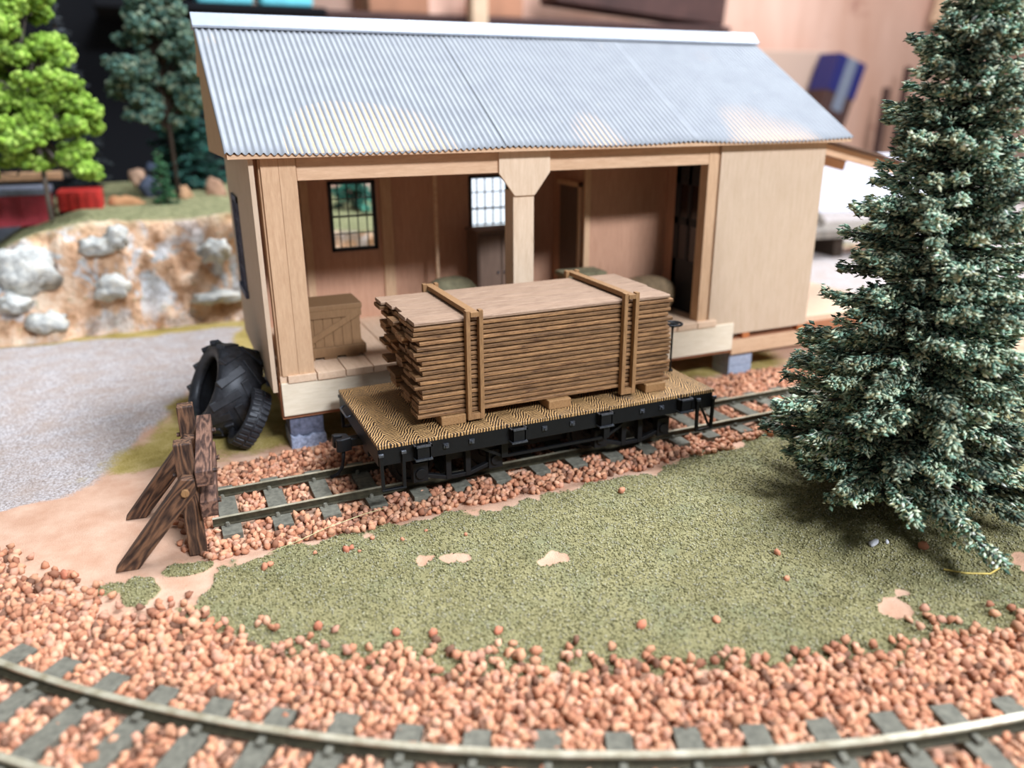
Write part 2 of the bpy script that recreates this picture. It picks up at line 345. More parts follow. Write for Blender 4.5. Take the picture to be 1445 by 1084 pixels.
# ------------------------------------------------------------------ tracks
ST_COL = [(202, 146, 110), (188, 128, 95), (212, 160, 126), (160, 107, 80), (194, 142, 114), (124, 88, 68)]
TIE_XS = [0.62+1.3*i for i in range(22)]
def rail_poly(): return [(-.12, 0), (.12, 0), (.12, .025), (.025, .05), (.025, .14), (.055, .155), (.055, .205), (-.055, .205), (-.055, .155), (-.025, .14), (-.025, .05), (-.12, .025)]
spur = empty('spur_track', (0, 0, 0), 'short straight siding track under the flatcar, starting at the wooden bumper', 'railway track')
for sy in (-1, 1):
    pl = [(p[0]+sy*(.825+.045), p[1]+.045) for p in rail_poly()]
    mb = MB(); mb.prism(pl, 0.15, 30, 'x'); mb.mi = [1]*len(mb.f)
    for fi, f in enumerate(mb.f):
        if len(f) == 4 and all(mb.v[q][2] > .245 for q in f): mb.mi[fi] = 0
    mb.build('rail', [m_rail, m_railside], spur)
for j, tx in enumerate(TIE_XS):
    w = .25+.02*random.random(); mb = MB(); dx = random.uniform(-.03, .03)
    mb.box(tx-w+dx, tx+w+dx, -1.55+random.uniform(-.05, .05), 1.55+random.uniform(-.05, .05), -.15, .045)
    o = mb.build('tie', m_tie, spur, bevel=0.015)
    if j < 4 or j > 9:
        for sy in (-1, 1):
            for q in (-.17, .17): MB().cyl((tx+dx+q*.5, sy*.87+q, .03), (tx+dx+q*.5, sy*.87+q, .15), .08, .05, 7).build('spike', m_tie, o)
main = empty('curved_track', (CX, CY, 0), 'curved main line track with grey ties sweeping across the whole front of the layout', 'railway track')
A0, A1 = math.radians(205), math.radians(292)
def arc(r, a): return (r*math.cos(a), r*math.sin(a))
for rad in (RR+.0, RR+1.74):
    mb = MB(); pr = rail_poly(); m_ = len(pr); n_ = 220
    vs = [(*arc(rad+p[0]*1.25, A0+(A1-A0)*i/n_), p[1]*1.04+.045) for i in range(n_+1) for p in pr]
    fs = [(i*m_+j, i*m_+(j+1) % m_, (i+1)*m_+(j+1) % m_, (i+1)*m_+j) for i in range(n_) for j in range(m_)]
    mb.add(vs, fs)
    for fi, f in enumerate(mb.f): mb.mi[fi] = 0 if all(mb.v[q][2] > .2 for q in f) else 1
    mb.build('rail', [m_rail, m_railside], main)
TIE_AS = []
a_ = math.radians(207)
while a_ < math.radians(291):
    TIE_AS.append(a_); a_ += 1.3/(RR+.87)
for a_ in TIE_AS:
    rm = Matrix.Translation((*arc(RR+.87, a_), 0)) @ Matrix.Rotation(a_+random.uniform(-.02, .02), 4, 'Z')
    mb = MB(); q = random.uniform(-.08, .08); mb.box(-1.62+q, 1.62+q, -.24, .24, -.15, .045, M=rm); o = mb.build('tie', m_tie, main, bevel=.02)
    for rr_ in (-.87, .87): MB().box(rr_+.07, rr_+.27, -.075, .075, .03, .15, M=rm).build('spike', m_tie, o, bevel=.03)
# ballast
def stones(name, P, s, label, seed, tpl=ICO2):
    rs = np.random.RandomState(seed); n = len(P)
    sc = np.stack([s*rs.uniform(.75, 1.2, n), s*rs.uniform(.7, 1.1, n), s*rs.uniform(.6, .95, n)], 1)
    v_, f_, t_ = scatter(tpl, P, rotmats(n, rs), sc, pick(ST_COL, n, rs, .18, [.3, .22, .18, .1, .14, .06]), 0.42, rs)
    return link(name, fastmesh(name, v_, f_, t_), m_tint, label=label, cat='gravel', kind='stuff')
def jgrid(x0, x1, y0, y1, d, rs):
    gx_, gy_ = np.meshgrid(np.arange(x0, x1, d), np.arange(y0, y1, d)); n_ = gx_.size
    return gx_.ravel()+rs.uniform(-.5, .5, n_)*d, gy_.ravel()+rs.uniform(-.5, .5, n_)*d
rs = np.random.RandomState(3)
def spur_pts(d, lift, dens):
    x, y = jgrid(-1.0, 30, -3.2, 3.6, d, rs)
    n1 = vn(x, y, 1.2, 3, 9)-.5
    lo = np.interp(x, [-1, 0, 2, 8, 16, 30], [-1.9, -2.35, -2.45, -2.6, -2.2, -2.0]); hi = np.interp(x, [-1, 0, 3, 10, 30], [1.9, 2.7, 3.2, 3.3, 3.4])
    keep = (y > lo+1.0*n1) & (y < hi+0.8*n1) & (rs.rand(len(x)) < dens) & (x > -0.75+1.2*n1+.25*np.abs(y))
    tie = np.zeros(len(x), bool)
    for tx in TIE_XS: tie |= (np.abs(x-tx) < .33) & (np.abs(y) < 1.62)
    keep &= ~tie | (rs.rand(len(x)) < .02)
    for sy in (-1, 1): keep &= np.abs(y-sy*.87) > .15
    x, y = x[keep], y[keep]
    return np.stack([x, y, gz(x, y)+lift+.03*rs.rand(len(x))], 1)
P = np.concatenate([spur_pts(.165, .05, .95), spur_pts(.21, .12, .7)])
stones('siding_ballast', P, .105, 'terracotta coloured stone ballast packed around the straight siding', 21, ICO1)
def ring_pts(d, lift, dens):
    x, y = jgrid(-9, 24, -19, 3, d, rs); r = np.hypot(x-CX, y-CY); n1 = vn(x, y, 1.1, 3, 12)-.5
    e = sm(28.2, 30.0, r+1.6*n1)
    keep = (r < 35.5) & (rs.rand(len(x)) < dens*e)
    th = np.arctan2(y-CY, x-CX) % (2*math.pi); step = 1.3/(RR+.87)
    kk = (th-math.radians(207))/step; dd = np.abs(kk-np.round(kk))*step*(RR+.87)
    tie = (dd < .3) & (np.abs(r-RR-.87) < 1.68); keep &= ~tie | (rs.rand(len(x)) < .05)
    for q in (RR, RR+1.74): keep &= np.abs(r-q) > .17
    x, y = x[keep], y[keep]; return np.stack([x, y, gz(x, y)+lift+.04*rs.rand(len(x))], 1)
P = np.concatenate([ring_pts(.165, .05, 1.0), ring_pts(.19, .12, .85)])
stones('main_line_ballast', P, .116, 'terracotta coloured stone ballast spread along the curved main line', 22, ICO1)
# loose stones, each its own thing
spots = [(1.15, -3.55, .1), (1.3, -3.45, .08), (3.15, -3.6, .1), (3.3, -3.55, .07), (2.4, -3.4, .06), (3.9, -3.3, .07), (3.45, -3.75, .05), (4.6, -3.7, .06), (6.2, -4.1, .06), (5.3, -3.5, .05),
         (11.2, -3.7, .12), (13.0, -8.2, .09), (12.4, -9.2, .08), (1.9, -6.5, .12), (3.4, -7.35, .1), (4.1, -7.7, .11), (5.4, -8.2, .1), (8.3, -9.3, .11), (9.9, -9.8, .09), (16.55, -9.5, .14), (-2.45, -3.1, .07), (-3.3, -1.9, .13), (-3.1, -2.0, .1), (-1.0, -4.0, .08)]
edge = 'of stones spaced along the turf edge facing the curved track, from bumper end'
slabs = ['larger of two touching stones on the turf below the bumper', 'smaller of two touching stones on the turf below the bumper', 'larger of two touching stones on the turf in front of the first car step',
  'smaller of two touching stones on the turf in front of the first car step', 'small terracotta stone on the turf midway between the two touching pairs', 'small stone on the turf edge just past the pair by the first car step',
  'tiny crumb just in front of the pair by the first car step', 'small stone on the turf before the first bare patch', 'small stone on the turf between the middle and last bare patches', 'tiny stone on the turf directly below the first stake pocket',
  'single orange stone alone on the turf between flatcar and big fir', 'small terracotta stone on open turf beside the big fir shadow', 'smallest stone on open turf halfway from fir shadow to curved ballast', 'first '+edge, 'second '+edge, 'third '+edge, 'fourth '+edge, 'fifth '+edge, 'sixth '+edge,
  'larger orange stone lying loose in the shade under the big fir', 'small stone beside the little turf patch at the foot of the brace', 'larger of two stones on the bare sand beside the ballast corner', 'smaller of two stones on the bare sand beside the ballast corner', 'small stone on the bare sand strip below the little turf patches']
for j, (x, y, s) in enumerate(spots):
    r2 = np.random.RandomState(100+j); z = float(gz(x, y)[0])+s*.6
    v_, f_, t_ = scatter(ICO2, np.zeros((1, 3)), rotmats(1, r2), np.array([[s*1.1, s*.9, s*.8]]), pick([(206, 138, 104), (196, 122, 92)], 1, r2), .18, r2)
    lab = slabs[j]
    o = link('loose_stone', fastmesh('loose_stone', v_, f_, t_), m_tint, loc=(x, y, z), label=lab, cat='stone', group='loose stones on the turf and sand')
# litter: pale chips, straw
r2 = np.random.RandomState(5)
v_, f_, t_ = scatter(ICO2, np.zeros((1, 3)), rotmats(1, r2), np.array([[.16, .1, .06]]), np.array([lin((214, 210, 208))]), .2, r2)
link('white_chip', fastmesh('white_chip', v_, f_, t_), m_tint, loc=(15.55, -8.85, .09), label='larger white plaster chip on the turf in front of the big fir', cat='chip')
v_, f_, t_ = scatter(ICO2, np.zeros((1, 3)), rotmats(1, r2), np.array([[.07, .05, .05]]), np.array([lin((214, 210, 208))]), .2, r2)
link('white_chip', fastmesh('white_chip', v_, f_, t_), m_tint, loc=(15.9, -8.95, .07), label='tiny white chip just beside the larger white plaster chip', cat='chip')
m_straw = plain('straw_yellow', (196, 170, 90), 0.6, .1); m_fib = plain('pale_fibre', (206, 196, 140), 0.5, .1)
MB().tube([(16.1, -10.45, .09), (16.5, -10.75, .05), (17.0, -11.0, .05), (17.45, -10.95, .09)], .025, 6).build('straw', m_straw, smooth=True, label='bent yellow straw lying on the turf in front of the big fir', cat='straw')
MB().tube([(1.3, -2.95, .06), (2.1, -2.75, .12), (2.9, -2.55, .22), (3.9, -2.35, .28), (4.6, -2.1, .2)], .009, 5).build('grass_fibre', m_fib, smooth=True, label='thin pale fibre lying across the ballast beside the car step', cat='fibre')
# ------------------------------------------------------------------ bumper
bp_ = empty('track_bumper', (0, -.35, 0), 'dark brown timber bumper with slanted braces at the end of the siding', 'track bumper', rz=-.062)
for y in (-1.5, 1.22):
    MB().box(-.4, 0.02, y-.2, y+.2, -.1, 2.98).build('post', m_bz, bp_, bevel=.03)
for y in (-1.86, .9):
    mb = MB(); d = Vector((1.85, 0, 2.3)).normalized()
    pa = [(-2.25, .0), (-1.72, .0), (-.02, 1.75), (-.02, 2.4), (-.22, 2.4)]
    mb.prism([(-2.08, -.0), (-1.55, -.02), (.0, 1.8), (.0, 2.15), (-.3, 2.2)], y-.17, y+.17, 'y'); mb.build('brace', m_bx, bp_, bevel=.025)
MB().box(.02, .42, -2.0, 2.0, 1.92, 2.34).build('crossbeam', m_by, bp_, bevel=.03)
MB().box(.03, .43, -1.95, 1.95, 1.05, 1.5).build('crossbeam', m_by, bp_, bevel=.03)
for y in (-1.5, 1.22):
    for z in (2.12, 1.28):
        MB().cyl((.42, y, z), (.52, y, z), .07, n=6).build('bolt', m_bz, bp_)
        MB().cyl((-.5, y, z), (-.38, y, z), .06, n=6).build('bolt', m_bz, bp_)
MB().cyl((-.25, -2.12, 1.85), (-.25, -2.0, 1.85), .1, n=8).build('bolt', m_strap, bp_, bevel=.01)
# ------------------------------------------------------------------ flatcar
X0, X1, WD, HD = 4.40, 15.25, 2.44, 2.22
car = empty('flatcar', (9.8, 0, .25), 'black narrow gauge flatcar with engraved wooden deck, carrying a strapped lumber load', 'flatcar')
ox, oz = -9.8, -.25
def cb(): return MB()
def cbuild(mb, name, mat, parent=car, **k):
    if parent is car: mb.v = [(v[0]+ox, v[1], v[2]+oz) for v in mb.v]
    elif parent is not None:
        mb.v = [(v[0]+ox, v[1], v[2]+oz) for v in mb.v]
    return mb.build(name, mat, parent, **k)
mb = cb(); mb.box(X0, X1, -WD, WD, HD-.11, HD); cbuild(mb, 'deck', m_deck, bevel=.015)
for sy in (-1, 1):
    y0, y1 = sorted((sy*(WD-.02), sy*(WD-.22))); mb = cb(); mb.box(X0+.04, X1-.04, y0, y1, 1.62, HD-.105); sill = cbuild(mb, 'side_sill', m_black, bevel=.015)
    ys = sy*(WD-.02)
    for x in (5.6, 8.42, 11.25, 14.1):
        mb = cb(); a, b_ = sorted((ys-sy*.01, ys+sy*.2)); t = .05
        mb.box(x-.21, x-.21+t, a, b_, 1.72, 2.12); mb.box(x+.21-t, x+.21, a, b_, 1.72, 2.12)
        c_, d_ = sorted((ys+sy*.2, ys+sy*.15)); mb.box(x-.21, x+.21, c_, d_, 1.72, 2.12)
        pk = cbuild(mb, 'stake_pocket', m_black, bevel=.008)
        mb = cb(); a, b_ = sorted((ys, ys+sy*.26)); e_, g_ = sorted((ys+sy*.21, ys+sy*.26))
        mb.box(x-.24, x+.24, e_, g_, 2.07, 2.115); mb.box(x-.24, x-.2, a, b_, 2.07, 2.115); mb.box(x+.2, x+.24, a, b_, 2.07, 2.115); mb.box(x-.24, x+.24, a, b_, 1.68, 1.725)
        mb.v = [(v[0]+ox, v[1], v[2]+oz) for v in mb.v]; mb.build('pocket_rim', m_silver, pk)
    for x in (6.3, 7.05, 9.3, 10.2, 12.6, 13.3):
        mb = cb(); a, b_ = sorted((ys, ys+sy*.05)); mb.box(x-.075, x+.075, a, b_, 1.84, 1.97); mb.cyl((x, ys, 1.905), (x, ys+sy*.12, 1.905), .04, n=8); cbuild(mb, 'bolt', m_silver)
    # stirrup steps at the corners
    for xa, xb in ((4.46, 5.08), (14.62, 15.22)):
        mb = cb(); yy = ys+sy*.06
        mb.bar((xa, yy, 2.0), (xa+.02, yy, .93), .09, .09, (0, 1, 0)); mb.bar((xb, yy, 2.0), (xb-.02, yy, .93), .09, .09, (0, 1, 0)); mb.bar((xa-.03, yy, .93), (xb+.03, yy, .93), .12, .06)
        if xa > 10: mb.bar((xa+.05, yy, 1.9), (xb-.1, yy, 1.0), .06, .07, (0, 1, 0))
        cbuild(mb, 'stirrup_step', m_black, bevel=.01)
        mb = cb()
        for xx in (xa, xb): mb.box(xx-.07, xx+.07, *sorted((yy, yy+sy*.08)), 1.93, 2.02)
        cbuild(mb, 'step_bracket', m_silver, bevel=.01)
    mb = cb(); yy = sy*(WD-.45)
    mb.bar((7.2, yy, 1.6), (8.2, yy, 1.05), .08, .08); mb.bar((8.2, yy, 1.05), (11.6, yy, 1.05), .08, .08); mb.bar((11.6, yy, 1.05), (12.6, yy, 1.6), .08, .08)
    for x in (8.2, 11.6): mb.box(x-.1, x+.1, yy-.1, yy+.1, 1.05, 1.65)
    cbuild(mb, 'truss_rod', m_black)
for x in (X0, X1):
    s_ = -1 if x == X0 else 1; a, b_ = sorted((x, x-s_*.2)); mb = cb(); mb.box(a, b_, -WD+.05, WD-.05, 1.6, HD-.105); cbuild(mb, 'end_sill', m_black, bevel=.015)
    # coupler
    mb = cb(); mb.box(*sorted((x-s_*.3, x+s_*.25)), -.13, .13, 1.32, 1.58); cx_ = x+s_*.47
    mb.prism([(cx_+s_*a_, b2) for a_, b2 in ((-.25, -.18), (.05, -.26), (.2, -.22), (.2, -.1), (.0, -.05), (-.02, .1), (.22, .14), (.24, .3), (.1, .34), (-.18, .22))], 1.24, 1.64, 'z')
    cp_ = cbuild(mb, 'coupler', m_black, bevel=.03)
    mb = cb(); mb.tube([(cx_-.02*s_, -.05, 1.3), (cx_-.0*s_, -.05, 1.0), (cx_+s_*.06, -.05, .7), (cx_+s_*.2, -.05, .5), (cx_+s_*.42, -.03, .42)], .055, 8)
    mb.v = [(v[0]+ox, v[1], v[2]+oz) for v in mb.v]; mb.build('trip_pin', m_black, cp_, smooth=True)
    mb = cb(); mb.tube([(x+s_*.02, .6*1, 2.0), (x+s_*.16, .62, 1.95), (x+s_*.16, 1.5, 1.95), (x+s_*.02, 1.52, 2.0)], .03, 6); cbuild(mb, 'grab_iron', m_silver, smooth=True)
mb = cb(); mb.box(X0+.2, X1-.2, -.3, .3, 1.0, 2.08); mb.box(8.3, 11.4, -.5, .5, .55, 1.1); mb.box(X0+.2, X1-.2, -1.4, -1.2, 1.7, 2.08); mb.box(X0+.2, X1-.2, 1.2, 1.4, 1.7, 2.08); cbuild(mb, 'centre_sill', m_black)
for xc in (6.9, 12.75):
    mb = cb(); mb.box(xc-.3, xc+.3, -1.5, 1.5, 1.0, 1.35); tr = cbuild(mb, 'truck_bolster', m_black)
    for sy in (-1, 1):
        mb = cb(); yy = sy*1.62
        mb.bar((xc-1.35, yy, 1.15), (xc-.35, yy, 1.45), .16, .12); mb.bar((xc+1.35, yy, 1.15), (xc+.35, yy, 1.45), .16, .12); mb.bar((xc-.4, yy, 1.45), (xc+.4, yy, 1.45), .16, .12)
        mb.bar((xc-1.35, yy, .85), (xc-.35, yy, .55), .16, .12); mb.bar((xc+1.35, yy, .85), (xc+.35, yy, .55), .16, .12); mb.bar((xc-.4, yy, .55), (xc+.4, yy, .55), .16, .12)
        for q in (-.3, .3): mb.box(xc+q-.08, xc+q+.08, yy-.1, yy+.1, .5, 1.5)
        for q in (-1.15, 1.15): mb.box(xc+q-.22, xc+q+.22, yy-.13, yy+.13, .6, 1.2); mb.cyl((xc+q, yy, .87), (xc+q, yy+sy*.2, .87), .16, n=12)
        cbuild(mb, 'truck_side_frame', m_blackw, bevel=.012)
    for q in (-1.15, 1.15):
        mb = cb(); mb.cyl((xc+q, -1.5, .86), (xc+q, 1.5, .86), .08); cbuild(mb, 'axle', m_black)
        for sy in (-1, 1):
            mt = Matrix.Translation((xc+q, sy*.87, .87)) @ Matrix.Rotation(math.pi/2*sy, 4, 'X')
            mb = cb(); mb.lathe([(.0, -.1), (.2, -.12), (.25, -.04), (.5, -.04), (.52, -.12), (.62, -.12), (.62, .06), (.7, .08), (.7, .13), (.0, .13)], 28, mt); cbuild(mb, 'wheel', m_blackw)
mb = cb(); bx_, by_ = 15.02, -.35
mb.cyl((bx_, by_, 2.2), (bx_, by_, 3.78), .035, n=10); mb.cyl((bx_, by_, 2.2), (bx_, by_, 2.27), .1, n=10); st_ = cbuild(mb, 'brake_staff', m_black)
mb = cb(); zc = 3.86
ring = [(bx_+.3*math.cos(t), by_+.3*math.sin(t), zc) for t in [2*math.pi*i/24 for i in range(25)]]
mb.tube(ring, .04, 6)
for t in range(5): mb.bar((bx_, by_, zc-.03), (bx_+.3*math.cos(t*1.257), by_+.3*math.sin(t*1.257), zc), .06, .04)
mb.cyl((bx_, by_, zc-.16), (bx_, by_, zc+.03), .04, .1, 10); cbuild(mb, 'brake_wheel', m_black, smooth=False)
# ------------------------------------------------------------------ lumber load
for j, (xc, dy) in enumerate(((6.76, .1), (10.05, 0), (13.42, .05))):
    nm = ['nearest the bumper', 'midway between the two straps', 'beside the brake wheel end'][j]
    MB().box(-.37, .37, -1.95, 1.75, 0, .28).build('bunk_timber', m_bunk, bevel=.03, loc=(xc, dy-.0, HD+.0), label='brown support block under the lumber load, '+nm, cat='wooden block')
NL, NW = 20, 5; TH = (5.27-2.50)/NL; WW = 3.5/NW
ordn = ['top', 'second', 'third', 'fourth', 'fifth', 'sixth', 'seventh', 'eighth', 'ninth', 'tenth', 'eleventh', 'twelfth', 'thirteenth', 'fourteenth', 'fifteenth', 'sixteenth', 'seventeenth', 'eighteenth', 'nineteenth', 'bottom']
rows = ['outermost row facing the curved track', 'second row from the curved track side', 'middle row', 'second row from the shed side', 'outermost row facing the shed']
def plank_mesh(name, L, mat):
    mb = MB(); t = TH-.028; w = WW/2-.008; c_ = .034
    mb.prism([(-w, c_*.6), (-w+c_, 0), (w-c_, 0), (w, c_*.6), (w, t-c_*.9), (w-c_*.7, t), (-w+c_*.7, t), (-w, t-c_*.9)], 0, L, 'x')
    return mb.build(name, mat)
pm = [plank_mesh('plank', L, m_plank) for L in (7.9, 8.15, 8.3)]; pt = plank_mesh('plank', 8.15, m_planktop)
used = {id(q): False for q in pm+[pt]}
for li in range(NL):
    for wi in range(NW):
        src = pt if li == 0 else pm[random.randrange(3)]
        if not used[id(src)]: used[id(src)] = True; o = src
        else: o = src.copy(); COL.objects.link(o)
        z = 5.27-(li+1)*TH+.01; src_L = {id(q): l_ for q, l_ in zip(pm+[pt], (7.9, 8.15, 8.3, 8.15))}[id(src)]; xj = random.choice([-.22, -.1, 0, .08, .2, .3, .42])*.8 + .012*li
        if wi == 0: xj = random.uniform(-.04, .22)*(1 if li else 0)
        if li == 0: xj = [0.05, -.0, .12, .02, -.12][wi]
        yj = random.uniform(-.04, .03) if wi == 0 else random.uniform(-.01, .01)
        o.scale.x = (13.93+random.uniform(-.13, .06)-5.72-xj)/src_L
        o.location = (5.72+xj, -1.76+WW/2+wi*WW+yj, z); o.rotation_euler = (0, 0, random.uniform(-.0015, .0015))
        tag(o, ('pinkish smooth' if li == 0 else 'rough brown')+' plank in the lumber load, '+ordn[li]+' layer, '+rows[wi], 'plank', 'planks strapped on the flatcar')
for j, xs in enumerate((7.4, 12.38)):
    e = empty('lumber_strap', (xs, 0, 2.3), 'wooden strap frame around the lumber load, '+('nearer the bumper' if j == 0 else 'nearer the brake wheel'), 'wooden strap')
    for ys in (-1.87, 1.87):
        for q in (-.19, .19):
            MB().box(q-.062, q+.062, ys-.09, ys+.09, 0.02, 3.18).build('upright', m_strap, e, bevel=.012)
    MB().box(-.12, .12, -1.98, 2.05, 3.0, 3.14).build('top_batten', m_strap, e, bevel=.012)
    for ys in (-1.86, 1.86): MB().box(-.13, .13, ys-.09, ys+.09, .02, .2).build('foot_block', m_strap, e, bevel=.012)
# ------------------------------------------------------------------ freight shed
sh = empty('freight_shed', (2.8, 3.45, 0), 'unpainted basswood freight shed with open porch and corrugated pale metal roof', 'shed')
def sb_(mb, name, mat, parent=sh, **k):
    mb.v = [(v[0]-2.8, v[1]-3.45, v[2]) for v in mb.v]; return mb.build(name, mat, parent, **k)
def sbox(name, mat, x0, x1, y0, y1, z0, z1, parent=sh, bevel=.012, **k):
    return sb_(MB().box(x0, x1, y0, y1, z0, z1), name, mat, parent, bevel=bevel, **k)
YB = 9.7
sbox('apron_board', m_balsa, 2.78, 20.66, 3.36, 3.48, 1.22, 2.34, bevel=.02)
sbox('sill_beam', m_under, 2.74, 24.6, 3.5, 3.9, 1.08, 1.62)
sbox('sill_beam', m_bassx, 20.7, 24.6, 3.42, 3.9, .98, 1.6)
sbox('sill_beam', m_under, 2.74, 24.6, 10.9, 11.3, 1.08, 1.62)
sbox('subfloor', m_under, 2.74, 20.66, 3.49, 11.4, 1.6, 2.34, bevel=0); sbox('subfloor', m_under, 20.66, 24.6, 4.1, 11.4, 1.6, 2.34, bevel=0)
for x in np.arange(3.0, 19.4, .93):
    sbox('floor_board', m_floor, x+.015, x+.915, 3.30+random.uniform(-.02, .02), 9.7, 2.34, 2.58)
sbox('floor_board', m_floor, 2.78, 3.0, 3.44, 9.7, 2.34, 2.56)
for x in (21.4, 24.3): sbox('floor_block', m_orange, x-.18, x+.18, 3.45, 3.8, 1.62, 1.86)
# posts
for (a, b_) in ((2.86, 3.37), (3.375, 3.88)): sbox('corner_post', m_bass, a, b_, 3.40, 3.66, 2.56, 9.3)
sbox('corner_post', m_bass, 2.8, 2.86, 3.5, 3.9, 2.4, 9.3)
sbox('centre_post', m_pale, 10.95, 11.72, 3.46, 4.2, 2.56, 8.0)
sb_(MB().prism([(10.42, 9.3), (10.42, 8.58), (10.98, 7.83), (11.72, 7.83), (12.29, 8.58), (12.29, 9.3)], 3.38, 3.5, 'y'), 'knee_gusset', m_pale, bevel=.012)
sbox('porch_beam', m_bassx, 3.9, 10.46, 3.48, 3.9, 8.6, 9.32)
sbox('porch_beam', m_bassx, 12.27, 19.2, 3.48, 3.9, 8.6, 9.32)
sbox('porch_beam', m_bassx, 10.4, 12.3, 3.6, 3.9, 8.6, 9.32)
sbox('door_post', m_bass, 18.9, 19.3, 3.46, 3.95, 2.56, 9.3)
sbox('door_post', m_bass, 19.3, 19.42, 3.52, 3.95, 2.56, 9.3)
sbox('front_panel', m_panel, 19.42, 24.5, 3.42, 3.6, 1.86, 9.34)
# side walls
def wall_with_hole(name, mat, plane, t, a0, a1, z0, z1, holes, axis):
    # wall sheet pierced by rectangular holes, built of strips
    mb = MB(); cuts = sorted(holes)
    def add(p, q, r, s):
        if q-p < 1e-3 or s-r < 1e-3: return
        if axis == 'y': mb.box(p, q, plane, plane+t, r, s)
        else: mb.box(plane, plane+t, p, q, r, s)
    c0 = a0
    for (h0, h1, k0, k1) in cuts:
        add(c0, h0, z0, z1); add(h0, h1, z0, k0); add(h0, h1, k1, z1); c0 = h1
    add(c0, a1, z0, z1); return sb_(mb, name, mat)
wall_with_hole('side_wall', m_panel, 2.52, .14, 3.32, 11.5, 2.1, 9.3, [(8.0, 9.9, 4.3, 7.75)], 'x')
wall_with_hole('side_wall', m_panel, 24.36, .14, 3.6, 11.5, 1.9, 9.3, [], 'x')
w1 = (5.98, 7.78, 5.35, 8.0); w2 = (11.72, 13.5, 5.35, 8.0)
wall_with_hole('back_wall', m_inner, YB, .14, 2.66, 15.6, 2.4, 9.3, [w1, w2], 'y')
wall_with_hole('back_wall', m_inner, 6.8, .14, 15.6, 19.5, 2.4, 9.3, [], 'y')
sbox('return_wall', m_inner, 15.6, 15.72, 6.9, 9.75, 2.4, 9.3)
sbox('partition_wall', m_inner, 19.42, 19.56, 3.6, 6.9, 2.4, 9.3)
wall_with_hole('rear_wall', m_panel, 11.36, .14, 15.6, 24.5, 1.9, 9.3, [], 'y')
for x, w in ((3.0, .3), (5.05, .3), (8.2, .45), (14.2, .3)): sbox('wall_batten', m_bass, x-w/2, x+w/2, YB-.1, YB, 2.56, 9.3)
sbox('wall_batten', m_bassx, 9.75, 9.88, 8.3, 8.43, 2.56, 9.3)
sbox('corner_trim', m_bass, 15.48, 15.64, 6.66, 6.8, 2.56, 9.3)
sbox('corner_trim', m_bass, 15.66, 15.75, 6.7, 6.8, 2.56, 9.3)
# inner door on the return wall
d2 = sbox('inner_door', m_cab, 15.5, 15.6, 7.25, 8.9, 2.58, 7.6)
sbox('door_casing', m_bass, 15.46, 15.6, 7.05, 7.25, 2.58, 7.8, d2)
sbox('door_casing', m_bass, 15.46, 15.6, 7.05, 9.1, 7.6, 7.8, d2)
# windows
def window(x0, x1, z0, z1, y, cols, rows_, t=.1):
    mb = MB(); f = .11
    mb.box(x0-.02, x0+f, y-.05, y+.16, z0, z1); mb.box(x1-f, x1+.02, y-.05, y+.16, z0, z1); mb.box(x0, x1, y-.05, y+.16, z0-.02, z0+f); mb.box(x0, x1, y-.05, y+.16, z1-f, z1+.02)
    for i in range(1, cols): q = x0+(x1-x0)*i/cols; mb.box(q-.018, q+.018, y, y+.06, z0, z1)
    for i in range(1, rows_): q = z0+(z1-z0)*i/rows_; h = .035 if i*2 == rows_ else .018; mb.box(x0, x1, y-.01, y+.07, q-h, q+h)
    o = sb_(mb, 'window_frame', m_winfr); g = MB().box(x0+.03, x1-.03, y+.025, y+.04, z0+.03, z1-.03); sb_(g, 'pane', m_glass, o)
window(*w1, YB, 5, 4); window(*w2, YB, 5, 4)
# side window
mb = MB(); x = 2.46; y0, y1, z0, z1 = 8.0, 9.9, 4.3, 7.75
mb.box(x, x+.12, y0, y0+.2, z0, z1); mb.box(x, x+.12, y1-.2, y1, z0, z1); mb.box(x, x+.12, y0, y1, z1-.2, z1); mb.box(x-.06, x+.14, y0-.15, y1+.15, z0-.1, z0+.15)
for q in (1, 2, 3): mb.box(x+.03, x+.07, y0+(y1-y0)*q/4-.02, y0+(y1-y0)*q/4+.02, z0, z1)
for q in (1, 2, 3): mb.box(x+.03, x+.07, y0, y1, z0+(z1-z0)*q/4-.02, z0+(z1-z0)*q/4+.02)
o = sb_(mb, 'window_frame', m_stone); sb_(MB().box(x+.06, x+.075, y0+.1, y1-.1, z0+.1, z1-.1), 'pane', m_glass, o)
# office door facing the porch, ajar colour charcoal with four panes
mb = MB(); x = 19.32; y0, y1, z0, z1 = 4.15, 6.05, 2.6, 8.6
mb.box(x, x+.09, y0, y0+.32, z0, z1); mb.box(x, x+.09, y1-.32, y1, z0, z1); mb.box(x, x+.09, y0, y1, z1-.9, z1); mb.box(x, x+.09, y0, y1, z0, 4.7); mb.box(x, x+.09, (y0+y1)/2-.1, (y0+y1)/2+.1, 4.7, z1); mb.box(x, x+.09, y0, y1, 6.1, 6.4)
dr = sb_(mb, 'office_door', m_dark, bevel=.01); sb_(MB().box(x+.04, x+.06, y0+.3, y1-.3, 4.7, 7.7), 'pane', m_dglass, dr)
sb_(MB().cyl((x-.12, y0+.16, 5.2), (x, y0+.16, 5.2), .06, .05, 10), 'door_handle', m_blackw, dr)
